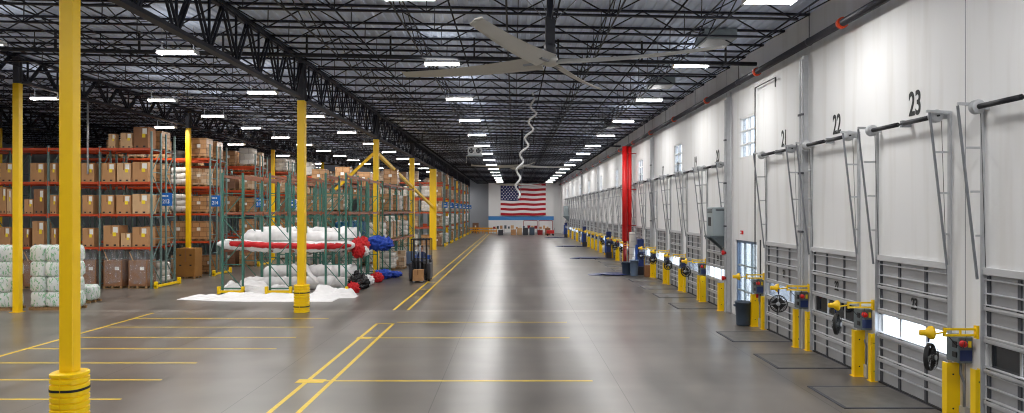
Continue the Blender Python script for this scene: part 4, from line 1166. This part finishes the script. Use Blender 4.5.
# operator
def person(loc,rz,label):
    """standing operator, one skinned body; arms forward on the controls"""
    t=thing('person',label,'person',loc,rz)
    V=[(0,0,.95),(0,0,1.10),(0,-.01,1.30),(0,-.01,1.44),(0,-.02,1.52),(0,-.03,1.58)]
    R=[.15,.135,.15,.12,.055,.055]
    E=[(0,1),(1,2),(2,3),(3,4),(4,5)]
    def chain(start,pts):
        p=start
        for (x,y,z,r) in pts:
            V.append((x,y,z)); R.append(r); E.append((p,len(V)-1)); p=len(V)-1
        return p
    for s in (-1,1):
        chain(0,[(s*.09,0,.86,.10),(s*.11,-.02,.50,.062),(s*.12,.01,.10,.042),(s*.13,-.06,.05,.04),(s*.14,-.16,.035,.03)])
        h=chain(3,[(s*.17,0,1.41,.065),(s*.23,-.03,1.16,.048),(s*.20,-.24,1.08,.036),(s*.17,-.30,1.09,.028)])
        for k,(dx,l) in enumerate(((-.03,.075),(-.01,.085),(.01,.08),(.03,.065))):
            chain(h,[(s*.17+dx,-.36,1.09,.010),(s*.17+dx,-.36-l*.5,1.06,.009)])
        chain(h,[(s*.17-s*.05,-.32,1.10,.011)])
    me=bpy.data.meshes.new('body'); me.from_pydata(V,E,[]); me.update(); o=bpy.data.objects.new('body',me); C.objects.link(o)
    sk=o.modifiers.new('s','SKIN'); su=o.modifiers.new('u','SUBSURF'); su.levels=1; su.render_levels=1
    bpy.context.view_layer.update()
    for i,sv in enumerate(me.skin_vertices[0].data): sv.radius=(R[i],R[i]*.75 if i<4 else R[i]); sv.use_root=(i==0)
    dg=bpy.context.evaluated_depsgraph_get(); bm=bpy.data.meshes.new_from_object(o.evaluated_get(dg)); bpy.data.objects.remove(o)
    bm.materials.clear()
    for q in ('shirt','trouser','skin','rubber'): bm.materials.append(M[q])
    for p in bm.polygons:
        c=p.center; p.use_smooth=True
        p.material_index=3 if c.z<.09 else (1 if c.z<.93 else (2 if (c.z>1.5 or (c.y<-.24 and c.z<1.2)) else 0))
    b=link('body',bm,t)
    hd=MB().lump((0,-.03,1.69),(.078,.095,.115),.02,1,1,20,0); hd.lump((0,-.125,1.675),(.014,.018,.022),0,1,1,8)
    for s in (-1,1): hd.lump((s*.08,-.02,1.68),(.012,.02,.03),0,1,1,8)
    hd.build('head',M['skin'],b)
    f=MB()
    for s in (-1,1): f.lump((s*.03,-.117,1.70),(.011,.008,.007),0,1,1,8)
    f.box(-.022,.022,-.118,-.108,1.635,1.64).build('eyes_and_mouth',M['hair'],b)
    MB().lump((0,-.012,1.735),(.085,.098,.085),.03,2,2,20,0,1.0,1.705).build('hair',M['hair'],b)
    return t
pp=person((fx+.03,fy+.58,.20),0,'person in navy shirt standing at the controls of the forklift')
pp.scale=(1,1,.98)

# ------------------------------------------------------------------ flag
t=thing('hanging_flag','large red, white and blue striped flag on the end wall','flag',(1.65,129.7,0))
FW=8.15; FH=5.75; zt=8.95; sh=FH/13
def fy_(x): return .06*math.sin(x*1.9)+.03*math.sin(x*4.3)
def grid(x0,x1,z0,z1,m,y=0,n=24):
    mb=MB(); vs=[];fs=[]
    for i in range(n+1):
        x=x0+(x1-x0)*i/n
        for z in (z0,z1):
            sag=.05*math.sin((x+1)*1.6)
            vs.append((x,fy_(x)+y,z+sag)); 
        for z in (z0,z1):
            vs.append((x,fy_(x)+y+.02,z+.05*math.sin((x+1)*1.6)))
    for i in range(n):
        a=i*4; b=a+4; fs+=[(a,b,b+1,a+1),(a+2,a+3,b+3,b+2),(a+1,b+1,b+3,a+3),(a,a+2,b+2,b)]
    fs+=[(0,1,3,2),(n*4,n*4+2,n*4+3,n*4+1)]
    mb.add(vs,fs); return mb
M['fr']=mat('flag_red','B01226',.8); M['fb']=mat('flag_blue','1F2A62',.8); M['fw']=mat('flag_white','EFEDEE',.8)
for i in range(13):
    z1=zt-i*sh; x0=-FW/2+(FW*.4 if i<7 else 0)
    grid(x0,FW/2,z1-sh,z1,0).build('stripe',M['fr'] if i%2==0 else M['fw'],t)
ct=grid(-FW/2,-FW/2+FW*.4,zt-7*sh,zt,0).build('canton',M['fb'],t)
mb=MB()
for r in range(9):
    for c in range(6 if r%2==0 else 5):
        x=-FW/2+FW*.4*((c*2+1+(r%2))/12); z=zt-7*sh*((r+1)/10)+.05*math.sin((x+1)*1.6)
        pts=[]
        for k in range(10):
            a=PI/2+k*PI/5; rr=.15 if k%2==0 else .06; pts.append((x+rr*math.cos(a),z+rr*math.sin(a)))
        y=fy_(x)-.03
        mb.prism(pts,y,y+.012)
mb.build('stars',M['fw'],ct)
tag(MB().tube([(-2.7,129.72,9.0),(5.9,129.72,9.0)],.04,8).build('flag_pole',M['galv']),'thin pole along the top edge of the flag','pole')

# ------------------------------------------------------------------ far end clutter
def table(loc,lab,w=1.8,top=M['cream']):
    t=thing('work_table',lab,'table',loc)
    MB().bevbox(-w/2,w/2,-.4,.4,.86,.92,.01).build('tabletop',top,t)
    for x in (-w/2+.05,w/2-.11):
        for y in (-.36,.3): MB().box(x,x+.06,y,y+.06,0,.86).build('leg',M['galvd'],t)
    MB().box(-w/2+.05,w/2-.05,-.3,.3,.25,.28).build('lower_shelf',M['galvd'],t)
    return t
re_=random.Random(9)
xs_=[-2.8,-.9,1.1,3.2,5.2]
for i,x in enumerate(xs_):
    table((x,124.5+(i%2)*1.2,0),'work table, %s from the left, below the flag'%ORD[i])
    for j in range(3):
        w=re_.uniform(.3,.55); h=re_.uniform(.25,.6)
        m=re_.choice(['kraft','redd','machine','kraft2','cream','bluebin'])
        o=tag(MB().bevbox(-w/2,w/2,-.2,.2,0,h,.01).build('storage_box',M[m]),'%s box on the %s table below the flag, %s along'%({'kraft':'brown','redd':'dark red','machine':'charcoal','kraft2':'tan','cream':'cream','bluebin':'slate'}[m],ORD[i],ORD[j]),'box','boxes on the far tables')
        o.location=(x-.6+j*.6,124.5+(i%2)*1.2,.92)
for i,(x,m) in enumerate(((-2.2,'machine'),(-.1,'kraft'),(.9,'kraft2'),(1.9,'machine'),(3.0,'bluebin'),(4.4,'redd'),(5.6,'kraft3'))):
    h=re_.uniform(.8,1.3)
    o=tag(MB().bevbox(-.42,.42,-.4,.4,0,h,.02).box(-.44,.44,-.42,.42,h*.7,h*.75).build('storage_crate',M[m]),'floor crate below the flag, %s from the left'%ORD[i],'crate','crates below the flag'); o.location=(x,119.5+(i%3)*.9,0)
def frame_rack(x,lab):
    t=thing('pipe_frame',lab,'frame',(x,127,0)); mb=MB()
    for a in (-1.2,1.2): MB().tube([(a,0,0),(a,0,2.3)],.05,8).build('post',M['redd'],t)
    MB().tube([(-1.2,0,2.3),(1.2,0,2.3)],.05,8).build('top_rail',M['redd'],t)
for i,x in enumerate((2.9,5.6)): frame_rack(x,'dark red pipe frame, %s one, before the blue stripe'%['left-hand','right-hand'][i])
t=thing('red_cart','red wheeled cart at the right end of the far tables','cart',(5.9,117,0))
MB().bevbox(-.6,.6,-.4,.4,.35,.9,.03).build('cart_body',M['red'],t); MB().bar((.6,0,.8),(.75,0,1.25),.05).bar((.75,-.3,1.25),(.75,.3,1.25),.05).build('push_handle',M['galvd'],t)
for x in (-.45,.45):
    for y in (-.3,.3): MB().lathe([(0,-.04),(.16,-.04),(.16,.04),(0,.04)],14,(x,y,.16),axis='y').build('wheel',M['rubber'],t)
for i,(x,y) in enumerate(((-5.6,128),(-4.1,127),(-7.2,129))):
    t=thing('barrier_rail','amber guard barrier at the end of the aisle, %s from the flag wall'%ORD[i],'barrier',(x,y,0))
    for z in (.35,.8): MB().box(-1.1,1.1,-.05,.05,z,z+.25).build('rail',M['amber'],t)
    for a in (-1.1,0,1.0): MB().box(a,a+.12,.05,.15,0,1.1).build('post',M['amber'],t)
load('brown',(-7.0,131.5,0),'stacked behind the amber barriers',s=(1.2,1,1.6))
t=thing('wall_cabinet','grey cabinet mounted on the far dock wall before the flag','electrical cabinet',(WX,112,3.2)); MB().bevbox(-.8,-.1,-.8,.8,0,1.6,.03).build('cabinet',M['elec'],t); MB().prism([(-.9,0),(0,0),(0,-.9)],-.8,.8).build('wall_bracket',M['elecd'],t)

# ------------------------------------------------------------------ world, camera, view
w=bpy.data.worlds.new('World'); bpy.context.scene.world=w; w.use_nodes=True
bg=w.node_tree.nodes['Background']; bg.inputs[0].default_value=(.86,.93,1,1); bg.inputs[1].default_value=5.0
cam=bpy.data.cameras.new('Camera'); co=bpy.data.objects.new('Camera',cam); C.objects.link(co)
co.location=(0,0,4); co.rotation_euler=(PI/2,0,0); cam.sensor_width=36; cam.lens=720/1024*36; cam.shift_x=-2/1024; cam.shift_y=4.5/1024; cam.clip_end=400
sc=bpy.context.scene; sc.camera=co
sc.view_settings.view_transform='Standard'; sc.view_settings.look='None'; sc.view_settings.exposure=.78; sc.view_settings.gamma=1; sc.view_settings.use_curve_mapping=False
sc.cycles.use_denoising=True; sc.cycles.use_light_tree=True; sc.cycles.filter_width=1.1; sc.cycles.use_adaptive_sampling=False; sc.cycles.max_bounces=8; sc.cycles.diffuse_bounces=5; sc.cycles.sample_clamp_indirect=6
